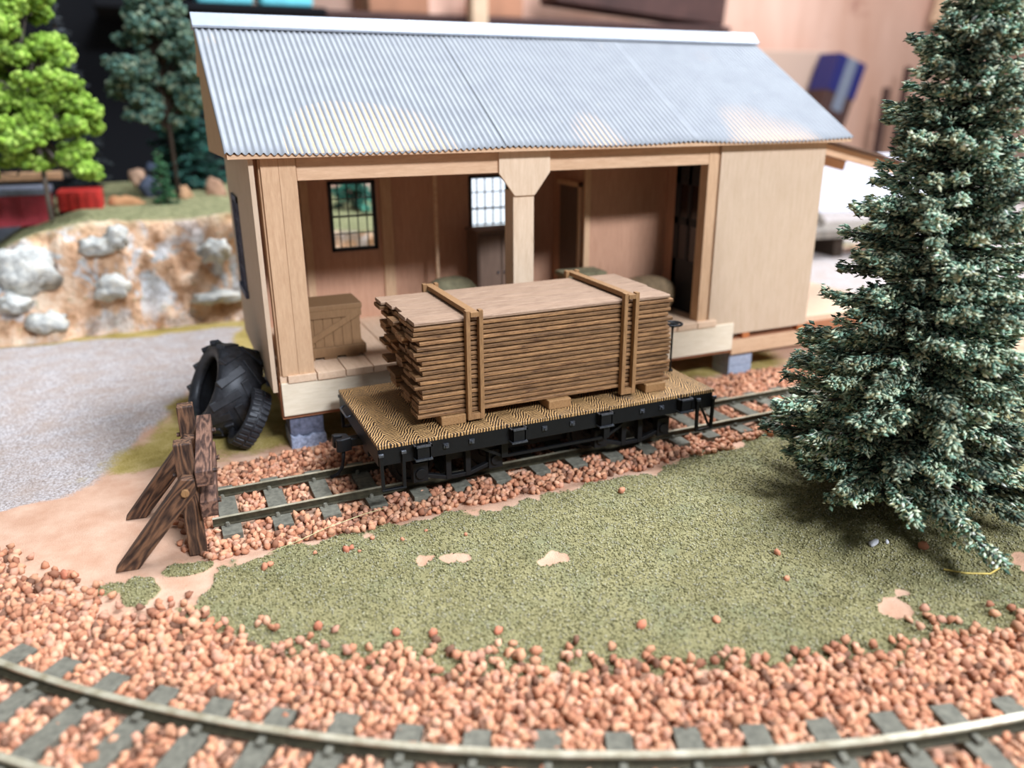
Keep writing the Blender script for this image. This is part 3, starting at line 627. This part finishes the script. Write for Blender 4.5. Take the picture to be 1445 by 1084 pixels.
# gable and roof
EY, EZ, RY, RZ = 3.03, 9.42, 9.6, 13.36
def roofz(y): return EZ+(RZ-EZ)*(y-EY)/(RY-EY)
for x0, x1 in ((1.93, 2.07), (24.9, 25.04)):
    sb_(MB().prism([(3.5, 9.3), (10.35, 9.2), (10.35, 13.1), (9.75, roofz(9.6)-.02), (3.5, roofz(3.5)-.15)], x0, x1, 'x'), 'gable_panel', m_bass, bevel=.01)
sb_(MB().prism([(3.3, 9.3), (11.5, 9.3), (11.5, 9.45), (9.6, roofz(9.6)-.3), (3.3, roofz(3.3)-.2)], 2.52, 2.66, 'x'), 'gable_end', m_panel)
sb_(MB().prism([(3.3, 9.3), (11.5, 9.3), (11.5, 9.45), (9.6, roofz(9.6)-.3), (3.3, roofz(3.3)-.2)], 24.36, 24.5, 'x'), 'gable_end', m_panel)
sb_(MB().prism([(EY, EZ-.13), (EY, EZ-.01), (RY+.0, RZ-.01), (11.9, 11.9), (11.9, 11.76), (RY, RZ-.17)], 1.95, 25.36, 'x'), 'roof_board', m_bassx)
sb_(MB().prism([(11.8, 9.4), (11.8, 11.8), (11.66, 11.8), (11.66, 9.4)], 2.5, 24.5, 'x'), 'rear_fascia', m_panel)
def sheet(x0, x1, dz0, sag, seed):
    n_ = int((x1-x0)/.2*8); xs = np.linspace(x0, x1, n_+1); ts = np.linspace(0, 1, 14)
    XX, TT = np.meshgrid(xs, ts); r2 = np.random.RandomState(seed)
    u = (XX-x0)/(x1-x0)
    y = EY-.06+(RY+.1-EY)*TT; z = EZ+.05+(RZ-EZ)*TT+dz0+.038*np.sin(2*math.pi*(XX-1.9)/.2)
    z = z-sag*np.sin(math.pi*u)*(1-TT)**2+.03*(vn(XX, TT*7, .5, 2, seed)-.5)
    V = np.stack([XX-2.8, y-3.45, z], -1).reshape(-1, 3); m_ = n_+1
    i = (np.arange(13)[:, None]*m_+np.arange(n_)[None]).ravel(); Fc = np.stack([i, i+1, i+m_+1, i+m_], 1)
    o = link('roof_sheet', fastmesh('roof_sheet', V, Fc, smooth=True), m_roof, sh); q = o.modifiers.new('gauge', 'SOLIDIFY'); q.thickness = .02
sheet(1.88, 10.7, .0, .10, 3); sheet(10.5, 18.1, .006, .08, 3); sheet(17.9, 25.42, .0, .10, 3)
sb_(MB().prism([(9.16, 13.28), (9.18, 13.2), (9.62, 13.62), (10.3, 13.2), (10.3, 13.28), (9.62, 13.72)], 1.84, 25.5, 'x'), 'ridge_cap', m_cap, bevel=.01)
# foundation blocks
def jag(x0, x1, y0, y1, z0, z1, mat, step):
    mb = MB(); mb.box(x0, x1, y0, y1, z0+.5, z1); o = sb_(mb, 'foundation_block', mat, bevel=.04)
    if step:
        mb = MB(); pts = [(x0-.02, z0)]+[(x0-.02+(x1-x0+.06)*i/8, z0+.5+random.uniform(-.09, .12)) for i in range(9)]+[(x1+.04, z0)]
        mb.prism(pts, y0-.08, y1+.05, 'y'); sb_(mb, 'chipped_footing', m_mortar, o, bevel=.03)
    else: sb_(MB().box(x0, x1, y0, y1, z0, z0+.5), 'footing', mat, o, bevel=.02)
jag(2.95, 4.05, 3.62, 4.7, -.12, 1.1, m_stone, True); jag(20.8, 21.98, 3.62, 4.7, -.12, 1.0, m_stonel, False); jag(11.5, 12.6, 3.7, 4.7, -.12, 1.1, m_stone, False)
for x in (3.0, 12.0, 22.5): jag(x, x+1.1, 10.3, 11.3, -.12, 1.1, m_stone, False)
# things on the porch
cr = empty('shipping_crate', (4.65, 5.4, 2.58), 'tan boarded crate with diagonal brace on the porch beside the corner post', 'crate')
MB().box(-1.1, 1.1, -.7, .7, .1, 1.72).build('body', m_crate, cr, bevel=.01)
MB().box(-1.18, 1.18, -.78, .78, 1.68, 1.86).build('lid', m_crate, cr, bevel=.02)
mb = MB(); mb.box(-1.2, 1.24, -.8, .8, .09, .42); mb.build('base_board', m_crate, cr, bevel=.015)
for x in (-.75, .0, .75): MB().box(x-.22, x+.22, -.79, .79, -.0, .1).build('foot', m_crate, cr)
mb = MB()
for i in range(7): mb.box(-1.1+i*.315, -1.1+i*.315+.295, -.73, -.69, .42, 1.45)
mb.build('board_facing', m_crate, cr, bevel=.008)
MB().box(-1.12, 1.15, -.77, -.7, 1.42, 1.7).build('top_rail', m_crate, cr, bevel=.01)
mb = MB(); mb.bar((-1.05, -.75, .45), (1.0, -.75, 1.5), .06, .2, (0, 0, 1)); mb.build('diagonal_brace', m_crate, cr, bevel=.008)
m_sack = plain('olive_canvas', (120, 112, 84), .85, .15, 4, bump=.4); m_sackb = plain('burlap', (128, 106, 78), .85, .12, 5, bump=.4)
def sack(name, loc, sx_, sy_, sz_, mat, label, cat):
    v, f = ICO3; V = v.copy(); V = np.sign(V)*np.abs(V)**.75; V = V*np.array([sx_, sy_, sz_/2])*(1+.05*(vn(v[:, 0]*3+5, v[:, 1]*3+v[:, 2]*2+5, 1.0, 2, 3)[:, None]-.5)); V[:, 2] += sz_/2
    return link(name, fastmesh(name, V, f, smooth=True), mat, loc=loc, label=label, cat=cat)
sack('canvas_sack', (9.95, 7.1, 2.58), 1.05, .8, 1.9, m_sack, 'rounded olive canvas sack on the porch floor behind the lumber load', 'sack')
sack('burlap_sack', (17.9, 5.6, 2.58), 1.2, .8, 1.5, m_sackb, 'low brown burlap sack on the porch beside the charcoal office door', 'sack')
c2 = empty('low_crate', (15.0, 6.0, 2.58), 'low brown box behind the lumber load, between centre post and sacks', 'box')
MB().box(-.8, .8, -.5, .5, 0, 1.75).build('body', m_crate, c2, bevel=.02); MB().box(-.87, .87, -.57, .57, 1.75, 1.92).build('lid', m_sack, c2, bevel=.03)
cb2 = empty('storage_cabinet', (12.45, 8.75, 2.58), 'tall dark cabinet on the porch below the second window', 'cabinet')
MB().box(-1.0, 1.0, -.6, .6, 0, 3.3).build('body', m_cab, cb2, bevel=.02); MB().box(-1.06, 1.06, -.66, .66, 3.3, 3.42).build('top', m_cab, cb2, bevel=.02)
for q in (-1, 1):
    d = MB().box(*sorted((q*.04, q*.94)), -.66, -.6, .15, 3.2).build('door', m_cab, cb2, bevel=.02); MB().cyl((q*.15, -.72, 1.7), (q*.15, -.65, 1.7), .05, n=8).build('knob', m_silver, d)
# side dock with lean-to at the far end
dk = empty('side_dock', (25, 6, 0), 'light wooden dock with sloping rafters at the far end of the shed', 'dock')
def dbox(name, mat, *b, parent=dk, bevel=.015): return MB().box(*b).build(name, mat, parent, bevel=bevel)
dbox('deck', m_floor, -.35, 6, -1.6, 4.5, 1.5, 1.85); dbox('edge_beam', m_under, -.4, 6, -1.65, -1.55, 1.1, 1.6)
for x in (3.0, 5.6): dbox('dock_leg', m_bass, x, x+.4, -1.2, -.8, -.1, 1.5)
mb = MB(); mb.bar((.4, 0, 9.2), (6.9, 0, 7.75), .2, .45); mb.build('rafter', m_bassx, dk, bevel=.01)
mb = MB(); mb.bar((.4, 3.6, 9.2), (6.9, 3.6, 7.75), .2, .45); mb.build('rafter', m_bassx, dk, bevel=.01)
mb = MB(); mb.bar((.2, 1.8, 9.55), (7.2, 1.8, 8.0), 4.6, .08); mb.build('dock_roof', m_cab, dk, bevel=.01)
dbox('ledger_beam', m_under, .0, 4.2, 3.8, 4.1, 7.6, 8.3)
# ------------------------------------------------------------------ tyres
def tyre(name, loc, rot, R, w, hole, lugs, style, label):
    e = empty(name, loc, label, 'tyre'); e.rotation_euler = rot
    pr = [(hole, -w*.36), (hole*1.02, -w*.5), (R*.8, -w*.56), (R*.93, -w*.5), (R*.95, 0), (R*.93, w*.5), (R*.8, w*.56), (hole*1.02, w*.5), (hole, w*.36), (hole*1.1, w*.3), (R*.8, w*.42), (R*.84, 0), (R*.8, -w*.42), (hole*1.1, -w*.3)]
    MB().lathe(pr, 48, closed=True).build('carcass', m_rubber, e, smooth=True)
    mb = MB()
    for i in range(lugs):
        t = 2*math.pi*i/lugs
        for s_ in (-1, 1):
            if style == 'tractor':
                t2 = t+(math.pi/lugs if s_ > 0 else 0); n1, n2 = (t2, s_*w*.54), (t2+.5, s_*w*.02); q = .15*R/1.6
            else:
                n1, n2 = (t, s_*w*.52), (t+.02, s_*w*.03); q = .07*R/1.6*1.7
            pa = Vector((math.cos(n1[0])*R*.91, math.sin(n1[0])*R*.91, n1[1])); pb = Vector((math.cos(n2[0])*R*.94, math.sin(n2[0])*R*.94, n2[1]))
            mb.bar(pa, pb, q*2, R*.10, up=((pa+pb)/2).normalized()*1.0)
    mb.build('tread', m_rubber, e, bevel=.03); return e
def tilt(az, lean):
    n_ = Vector((-math.cos(lean)*math.cos(az), -math.cos(lean)*math.sin(az), math.sin(lean))); return n_.to_track_quat('Z', 'Y').to_euler()
tyre('tractor_tyre', (1.2, 6.1, 1.5), tilt(.17, .43), 1.66, 1.35, 1.02, 12, 'tractor', 'large black tractor tyre leaning against the shed wall')
tyre('truck_tyre', (1.78, 4.45, .95), tilt(-.0, .55), 1.04, .58, .68, 30, 'truck', 'smaller black truck tyre leaning against the large tractor tyre')
r2 = np.random.RandomState(8); v_, f_, t_ = scatter(ICO2, np.zeros((1, 3)), rotmats(1, r2), np.array([[.5, .35, .7]]), np.array([lin((140, 88, 58))]), .25, r2)
link('tree_stump', fastmesh('tree_stump', v_, f_, t_), m_tint, loc=(2.1, 13.5, .5), label='rough orange brown wood lump behind the tractor tyre', cat='wood lump')
# ------------------------------------------------------------------ trees
def orient(D, rs, roll=True):
    n_ = len(D); x = D/np.linalg.norm(D, axis=1)[:, None]; u = np.tile([0, 0, 1.], (n_, 1))+rs.normal(0, .35, (n_, 3)); y = np.cross(u, x); y /= np.linalg.norm(y, axis=1)[:, None]; z = np.cross(x, y)
    return np.stack([x, y, z], 2)
def fir(name, loc, H, prof, levels, per, fl, cols, w, seed, label, cat, trunk_r=.28, size=(.1, .24), group=None, cover=1.0, droop=.3, z0=.5, width=.4):
    rs = np.random.RandomState(seed); e = empty(name, loc, label, cat, group=group)
    hs, rs_ = zip(*prof)
    MB().tube([(0, 0, -.1), (.03, 0, H*.4), (0, .04, H*.8), (0, 0, H*.98)], [trunk_r, trunk_r*.7, trunk_r*.35, .02], 10).build('trunk', m_bark, e, smooth=True)
    bm = MB(); P = []; D = []; T = []
    for i in range(levels):
        h_ = z0+(H-z0)*(i+.5)/levels; Rm = np.interp(h_, hs, rs_); nb = max(3, int(per*(.45+.55*Rm/max(rs_))))
        a0 = rs.rand()*6.28
        for j in range(nb):
            h = min(H*.985, max(z0, h_+rs.uniform(-.7, .7)*(H-z0)/levels)); bt = rs.choice([.6, .95, 1.25, 1.5, 1.7])
            a = a0+2*math.pi*j/nb+rs.normal(0, .2); L = Rm*rs.uniform(.6, 1.08)*(1.2 if rs.rand() < .06 else 1)
            d = np.array([math.cos(a), math.sin(a), 0]); sd = np.array([-math.sin(a), math.cos(a), 0]); dr = -droop*L*rs.uniform(.6, 1.2)+.12*L*(h/H)
            pt = lambda t: np.array([0, 0, h])+d*L*t+np.array([0, 0, dr*t**1.3+.10*L*t**3])
            bm.tube([pt(0.02), pt(.5), pt(1)*1.0], [.05, .035, .012], 4)
            nf_ = int(fl*L*cover); t = rs.beta(1.7, 1.0, nf_); ww = L*width*(1.05-t)*.55+.12
            s = rs.uniform(-1, 1, nf_)*ww
            q = np.array([pt(tt) for tt in t])+s[:, None]*sd+np.stack([rs.normal(0, .04, nf_)]*3, 1)*np.array([1, 1, 1])
            q[:, 2] += -.12*np.abs(s)/max(ww.max(), .1)*L*.35+rs.normal(0, .05, nf_)
            dd = d+sd*np.sign(s)[:, None]*.6+rs.normal(0, .38, (nf_, 3)); dd[:, 2] += -.05
            P.append(q); D.append(dd); T.append(np.full(nf_, bt))
    P = np.concatenate(P); D = np.concatenate(D); n_ = len(P)
    ok = P[:, 2] > .02; P, D = P[ok], D[ok]; T = np.concatenate(T)[ok]; n_ = len(P)
    ln_ = rs.uniform(*size, n_); sc = np.stack([ln_, ln_*rs.uniform(.25, .5, n_), ln_*rs.uniform(.2, .4, n_)], 1)
    v_, f_, t_ = scatter(FLK, P, orient(D, rs), sc, np.clip(pick(cols, n_, rs, .22, w)*T[:, None], 0, .8), .2, rs)
    link('foliage', fastmesh('foliage', v_, f_, t_), m_leaf, e); bm.build('branches', m_bark, e); return n_
nfl = fir('fir_tree', (18.0, -7.45, -.02), 14.6, [(0, 2.8), (.9, 3.7), (2, 3.9), (4, 3.3), (6, 2.6), (7.5, 2.4), (9, 1.9), (11, 1.65), (12.5, 1.3), (13.5, .9), (14.6, .1)], 38, 20, 115,
    [(170, 180, 150), (118, 144, 120), (60, 84, 68), (196, 198, 162), (36, 50, 40), (142, 138, 102)], [.26, .27, .17, .13, .08, .09], 42,
    'tall blue green model fir dusted pale, standing on the turf in front of the shed', 'tree', size=(.10, .30), droop=.13, z0=.95, width=.27)
fir('pine_tree', (2.3, 41, 4.6), 11.5, [(0, 2.2), (1.5, 2.6), (5, 2.2), (11.5, .4)], 20, 11, 26, [(30, 66, 58), (40, 84, 72), (22, 44, 40), (60, 100, 84)], None, 44, 'dark teal green conifer on the bank just beside the shed roof', 'tree', size=(.35, .8), z0=.4)
fir('pine_tree', (.35, 32, 5.0), 3.3, [(0, .75), (1.5, .55), (3.3, .1)], 9, 8, 26, [(44, 84, 50), (58, 96, 60), (30, 58, 36)], None, 45, 'little green conifer at the edge of the grassy bank top', 'tree', size=(.25, .5), z0=.15, trunk_r=.1)
fir('pine_tree', (13.2, 37, 3.2), 8.5, [(0, 1.5), (1.5, 2.0), (6.5, .3)], 12, 9, 24, [(30, 76, 64), (40, 94, 78), (22, 50, 44), (60, 110, 90)], None, 47, 'teal conifer seen through the first porch window', 'tree', size=(.35, .8), z0=1.0)
fir('pine_tree', (-4.3, 38, 4.4), 12.5, [(0, 1.6), (3, 1.9), (8, 1.2), (12.5, .3)], 18, 9, 18, [(40, 44, 46), (28, 32, 34), (56, 60, 60)], None, 46, 'near black conifer standing behind the lime green tree', 'tree', size=(.4, .8), z0=1.5)
def bushy(name, loc, clumps, cols, seed, label, trunk, n_per=420, sz=(.1, .22), mat=m_barkg, tr=.14):
    rs = np.random.RandomState(seed); e = empty(name, loc, label, 'tree'); P = []
    mb = MB(); mb.tube(trunk, [tr*(1-.2*i) for i in range(len(trunk))], 8)
    for (x, y, z, r) in clumps:
        n_ = int(n_per*r*r); d = rs.normal(size=(n_, 3)); d /= np.linalg.norm(d, axis=1)[:, None]
        P.append(np.array([x, y, z])+d*r*rs.uniform(.25, 1.2, (n_, 1))*np.array([1, 1, .75]))
        tp = Vector(trunk[-1]); mb.tube([tp*(min(1, max(.4, z/tp.z*.8))), ((x+tp.x)/2, (y+tp.y)/2, z-.2), (x, y, z)], [.07, .05, .03], 5)
    mb.build('trunk', mat, e, smooth=True); P = np.concatenate(P); n_ = len(P); s = rs.uniform(*sz, n_)
    v_, f_, t_ = scatter(ICO1, P, rotmats(n_, rs), np.stack([s, s, s*.8], 1), pick(cols, n_, rs, .15), .3, rs)
    link('foliage', fastmesh('foliage', v_, f_, t_), m_leaf, e)
rc = np.random.RandomState(2); cl = []
for i in range(150):
    z = rc.uniform(2.9, 12.5); L = np.interp(z, [2.4, 4, 7, 10, 12.5], [2.2, 2.9, 2.6, 1.9, 1.2]); a = rc.uniform(0, 6.28); q = rc.uniform(.3, 1)*L; cl.append((q*math.cos(a), q*math.sin(a), z-.25*q, rc.uniform(.35, .62)))
cl += [(1.9, -.6, 2.5, .5), (2.3, -.3, 2.2, .45), (1.4, -.6, 3.0, .55)]
bushy('leafy_tree', (-5.3, 27.2, 5.3), cl, [(130, 160, 56), (110, 142, 44), (152, 178, 78), (92, 118, 40)], 6, 'bright lime green leafy tree on the rocky bank', [(0, 0, -.2), (.05, 0, 3), (0, 0, 11)])
cl = []
for i in range(95):
    z = rc.uniform(4.8, 12.5); L = np.interp(z, [4.4, 6, 9, 12], [1.4, 2.9, 2.8, 1.6]); a = rc.uniform(0, 6.28); q = rc.uniform(.2, 1)*L; cl.append((q*math.cos(a), q*math.sin(a), z, rc.uniform(.4, .75)))
bushy('leafy_tree', (1.25, 34.5, 5.0), cl, [(96, 116, 92), (72, 92, 76), (120, 128, 104), (50, 74, 62), (80, 110, 96)], 9, 'grey green bushy tree between lime tree and shed roof', [(0, 0, -.2), (0, 0, 5), (0, 0, 11)], n_per=300, sz=(.1, .2), mat=m_bark)
# ------------------------------------------------------------------ rocky bank
gx = np.arange(-34, 60, .28); gs = np.linspace(0, 1, 90)
XX, SS = np.meshgrid(gx, gs)
xl = XX+8.2
top = np.interp(XX, [-16, -10, -7.2, -4.2, 3.5, 6, 9, 12.5, 17, 24], [.3, 2.6, 4.4, 5.3, 5.3, 4.9, 4.1, 3.8, 3.0, .0])
base = 21.6+.05*XX
rise = sm(0, .36, SS); yy = base+np.where(SS < .4, SS/.4*2.6, 2.6+(SS-.4)/.6*26)
n1 = vn(XX, SS*12, .55, 4, 21)-.5; n2 = vn(XX, SS*12, 1.8, 3, 22)-.5
face = np.clip(1-np.abs(SS-.2)/.24, 0, 1)
yy = yy-face*(1.9*n1+1.0*n2); zz = -.1+top*np.clip(rise+face*(.5*n1+.22*n2), 0, 1.15)+.25*(vn(XX, yy, .3, 2, 4)-.5)*sm(.3, .5, SS)
up_ = sm(.3, .42, SS+.18*n1); rock = face
tint = np.stack([up_, rock, np.zeros_like(up_)], -1).reshape(-1, 3)
V = np.stack([XX, yy, zz], -1).reshape(-1, 3); m_ = len(gx); i = (np.arange(89)[:, None]*m_+np.arange(m_-1)[None]).ravel(); Fc = np.stack([i, i+1, i+m_+1, i+m_], 1)
me = fastmesh('hill', V, Fc, tint, smooth=True)
k = N('bank_earth_and_rock', .9, .15); a = k.n('ShaderNodeAttribute'); a.attribute_name = 'tint'; s3 = k.n('ShaderNodeSeparateColor'); k.l(a.outputs['Color'], s3.inputs[0]); v = k.co()
nc = k.noise(v, .8, 5, .65); nf = k.noise(v, 3, 4)
earth = k.ramp(nc, [(.34, (166, 122, 86)), (.5, (218, 176, 140)), (.64, (236, 208, 178))])
rk = k.ramp(k.noise(v, 1.6, 5, .7), [(.38, (164, 166, 164)), (.58, (218, 222, 222))]); gg = k.ramp(nf, [(.35, (104, 104, 70)), (.65, (150, 146, 106))])
rm_ = k.math('MULTIPLY', k.ramp(k.noise(v, .42, 5, .65, .5), [(.5, (0, 0, 0)), (.56, (1, 1, 1))]), s3.outputs[1]); c = k.mix(rm_, earth, rk); c = k.mix(k.ramp(nf, [(.6, (0, 0, 0)), (.7, (.6, .6, .6))]), c, gg); c = k.mix(s3.outputs[0], c, gg); k.color(c); k.bump(nf, .8, .3)
link('hill', me, k.m, kind='structure')
rocks = [(-6.4, 21.9, 3.3, 1.5, 1.3, 'domed pale boulder'), (-3.0, 22.1, 4.3, .9, .5, 'flat pale boulder'), (-2.2, 22.2, 4.6, .6, .6, 'knobbly pale boulder'), (-2.7, 21.5, 2.3, .85, .65, 'round grey boulder'), (-5.7, 21.2, .9, .9, .6, 'low grey boulder'), (2.4, 22.3, 3.6, .9, .65, 'blue grey boulder'), (2.3, 22.0, 1.2, 1.3, .35, 'long pale ledge'), (-6.9, 21.3, 2.0, .7, .5, 'small pale boulder')]
wh = ['high at the end of the bank', 'near the bank top under the lime tree', 'near the bank top, touching the flat boulder', 'halfway up the middle of the bank', 'at the foot of the bank', 'high on the bank beside the shed wall', 'low on the bank beside the shed', 'halfway up the end of the bank']
m_rock = N('pale_plaster_rock', .85, .2); v = m_rock.co(); m_rock.color(m_rock.ramp(m_rock.noise(v, 1.8, 5, .7), [(.36, (160, 158, 150)), (.5, (192, 190, 180)), (.64, (212, 205, 188))])); m_rock.bump(m_rock.noise(v, 3, 5), .8, .2); m_rock = m_rock.m
for j, (x, y, z, a, b, nm) in enumerate(rocks):
    vv, ff = ICO3; q = vn(vv[:, 0]*2.6+j*3+9, vv[:, 1]*2+vv[:, 2]*2.6+9, 1.0, 4, j+1); V = vv*np.array([a, .7, b])*(0.35+1.2*q[:, None])
    link('boulder', fastmesh('boulder', V, ff), m_rock, loc=(x, y+.5, z), label=nm+' '+wh[j], cat='boulder', group='boulders in the rocky bank')
# ------------------------------------------------------------------ things on the far part of the layout
m_red = plain('oxide_red_paint', (178, 46, 38), .5, .12, 2); m_mar = plain('maroon_paint', (156, 52, 58), .5, .1, 2); m_gd = plain('grey_decking', (120, 124, 134), .6, .1, 3); m_tan = plain('tan_card', (204, 158, 116), .8, .08, 2)
def wagon(x0, x1, y, z0, z1, mat, label, roof):
    L = x1-x0; e = empty('goods_wagon', ((x0+x1)/2, y, z0), label, 'railway wagon')
    MB().box(-L/2, L/2, -1.3, 1.3, .5, z1-z0).build('body', mat, e, bevel=.04)
    for i in range(5): MB().box(-L/2+L*(i+.5)/5-.05, -L/2+L*(i+.5)/5+.05, -1.38, -1.28, .5, z1-z0).build('rib', mat, e)
    if roof: MB().box(-L/2-.1, L/2+.1, -1.5, 1.5, z1-z0, z1-z0+.35).build('roof', m_gd, e, bevel=.05)
    for q in (-.32, .32): MB().cyl((L*q, -1.0, .35), (L*q, 1.0, .35), .45, n=16).build('wheelset', m_blackw, e)
wagon(-10.8, -5.75, 32.5, 3.9, 6.1, m_mar, 'maroon goods wagon with grey roof at the edge of the bank', True)
wagon(-5.3, -3.0, 32.5, 4.6, 6.2, m_red, 'short red goods wagon behind the lime green tree', False)
MB().box(-3, 3, -.6, .6, 0, .45).build('timber_walkway', m_tan, loc=(-8.2, 35.5, 6.6), rot=(0, 0, .1), bevel=.05, label='long tan timber strip behind the maroon wagon', cat='timber')
MB().box(-3, 2, -.3, .3, 0, 6.7).build('walkway_stand', m_gd, loc=(-8.2, 35.8, -.1), rot=(0, 0, .1), label='grey stand carrying the long tan timber strip', cat='stand')
oth = [(-1.9, 33, 5.1, 1.0, .6, (176, 128, 88), 'low tan sandstone lump beside the red wagon'), (-.3, 36.5, 5.6, .7, .8, (86, 92, 106), 'slate grey covered bundle beside the little conifer'), (-1.1, 38.5, 6.3, .55, .6, (204, 164, 134), 'peach coloured lump above the grey bundle'), (.0, 38.6, 6.8, .6, .5, (74, 82, 98), 'dark slate lump behind the little conifer'), (1.6, 35, 5.3, .5, .7, (176, 136, 100), 'orange tan lump between the two conifers'), (3.6, 36, 5.4, .7, .9, (158, 122, 96), 'tan lump between teal conifer and shed wall')]
for j, (x, y, z, a, b, c_, lab) in enumerate(oth):
    vv, ff = ICO3; V = vv*np.array([a, .7, b])*(.45+1.0*vn(vv[:, 0]*2+j+4, vv[:, 1]*2+vv[:, 2]*2+4, 1., 3, j)[:, None]); t = np.tile(lin(c_), (len(V), 1))
    link('covered_lump', fastmesh('covered_lump', V, ff, t), m_tint, loc=(x, y, z), label=lab, cat='lump')
# beyond the shed, far side
m_white = plain('white_card', (236, 238, 244), .7, .02); m_gpl = plain('grey_weathered_wood', (126, 116, 104), .85, .15, 2)
link('white_carton', MB().box(-9, 9, -2, 2, 0, 5.6).build('tmp', m_white).data, None, loc=(67, 44, 0), rot=(0, 0, -.35), label='large white carton standing beyond the far end of the shed', cat='carton'); bpy.data.objects.remove(bpy.data.objects['tmp'])
bpy.data.objects['white_carton'].data.name = 'white_carton'
link('white_carton', MB().box(-8, 8, -2, 2, 0, 6.4).build('tmp', m_white).data, None, loc=(30, 50, 0), rot=(0, 0, .1), label='white carton seen through the second porch window', cat='carton'); bpy.data.objects.remove(bpy.data.objects['tmp'])
tb = empty('timber_platform', (46, 24, -.35), 'grey timber loading platform with a crossed frame beyond the dock', 'platform', rz=-.15)
MB().box(-6, 6, -2, 2, 1.8, 2.4).build('deck', m_gpl, tb, bevel=.05)
for x in (-5.5, 0, 5.5): MB().box(x-.4, x+.4, -1.5, 1.5, 0, 1.8).build('support', m_bark, tb)
mb = MB(); mb.bar((-4, 0, 2.4), (-4, 0, 6.6), .5, .5); mb.bar((-4, 0, 6.4), (-.5, 0, 2.6), .4, .4); mb.build('frame', m_gpl, tb)
# ------------------------------------------------------------------ the workshop room
k = N('plywood_wall', .7, .2); v = k.co((1, 1, .25)); c = k.ramp(k.noise(v, .06, 5, .6), [(.35, (206, 158, 132)), (.65, (234, 192, 168))]); c = k.mix(k.ramp(k.noise(k.co(), .12, 4, .6), [(.64, (0, 0, 0)), (.72, (.6, .6, .6))]), c, (146, 84, 70)); k.color(c)
MB().box(14, 330, 110, 112, -60, 120).build('wall_back', k.m, kind='structure')
MB().box(-160, 330, -150, 130, -62, -60).build('floor', m_gpl, kind='structure')
m_blk = plain('black_felt', (16, 16, 19), .95, .1)
MB().box(-110, 14, 108.5, 109.3, -60, 120).build('black_curtain', m_blk, label='black cloth curtain hanging behind the trees on the bank', cat='curtain')
m_teal = plain('teal_foam', (110, 204, 212), .6, .1, .3); m_brn = plain('dark_brown_board', (74, 50, 44), .7, .15, .2); m_cbx = plain('cardboard', (176, 124, 94), .8, .08, .3); m_postw = plain('cream_timber', (216, 184, 150), .7, .06, .5)
def far(name, mat, x0, x1, z0, z1, y, d, label, cat, ry=0.0):
    w = (x1-x0)/2; h = z1-z0; return MB().box(-w, w, -d/2, d/2, 0, h).build(name, mat, loc=((x0+x1)/2, y, z0), rot=(0, ry, 0), bevel=.3, label=label, cat=cat)
far('shelf_board', m_blk, -4, 24, 22.2, 23.2, 101, 14.6, 'black shelf board carrying the two teal foam blocks', 'shelf')
far('shelf_board', m_brn, 24.2, 92, 22.2, 23.2, 103, 14, 'dark shelf board running along the wall above the shed', 'shelf')
far('foam_block', m_teal, 8, 14.8, 23.4, 33, 98, 5, 'first teal foam block on the shelf, beside the grey green tree', 'foam block'); far('foam_block', m_teal, 15.8, 22.5, 23.4, 33, 98, 5, 'second teal foam block on the shelf, beside the cardboard box', 'foam block')
far('cardboard_box', m_cbx, 31, 40, 23.4, 34, 103, 8, 'brown cardboard box on the shelf beside the cream upright', 'box'); far('cardboard_box', m_cbx, 48.5, 55, 23.4, 28, 103, 8, 'smaller brown cardboard box between cream upright and dark boards', 'box')
far('cream_upright', m_postw, 44.5, 47, 20, 45, 94.5, 2, 'cream timber upright standing behind the shed ridge', 'upright')
far('dark_board', m_brn, 60, 92, 24.6, 31, 101, 6, 'large dark board lying on the shelf above the ridge', 'board', .08)
far('pale_board', plain('pale_card', (200, 168, 146), .8, .04), 100, 123, -2, 20.5, 106, 2, 'pale board leaning on the wall beside the roof corner', 'board')
MB().box(60, 330, 78, 109.5, -4, -2).build('workbench', m_gpl, label='grey workbench top under the leaning boards by the plywood wall', cat='workbench')
e = far('tape_box', m_brn, 113, 120, -.9, 18.5, 101, 5, 'brown box with a blue banded top leaning beside the pale board', 'box', .3)
MB().box(-3.55, -1.3, -2.6, 2.6, 14, 20.6).build('blue_band', plain('blue_tape', (42, 42, 96), .5, .1), e); MB().box(1.3, 3.55, -2.6, 2.6, 14, 20.6).build('blue_band', bpy.data.materials['blue_tape'], e); MB().box(-1.3, 1.3, -2.6, 2.6, 11, 20.6).build('grey_label', m_gd, e)
far('cream_upright', m_postw, 150, 155, 26, 50, 105, 3, 'slanted cream timber upright behind the top of the big fir', 'upright', .2)
for q, (a, h) in enumerate(((137, 14), (142, 18))): far('wooden_stake', m_brn, a, a+1.2, -1.9, h, 104, 1.2, ('shorter' if q == 0 else 'taller')+' thin brown stake against the plywood wall', 'stake', .04)
print('flakes', nfl, 'objects', len(bpy.data.objects))
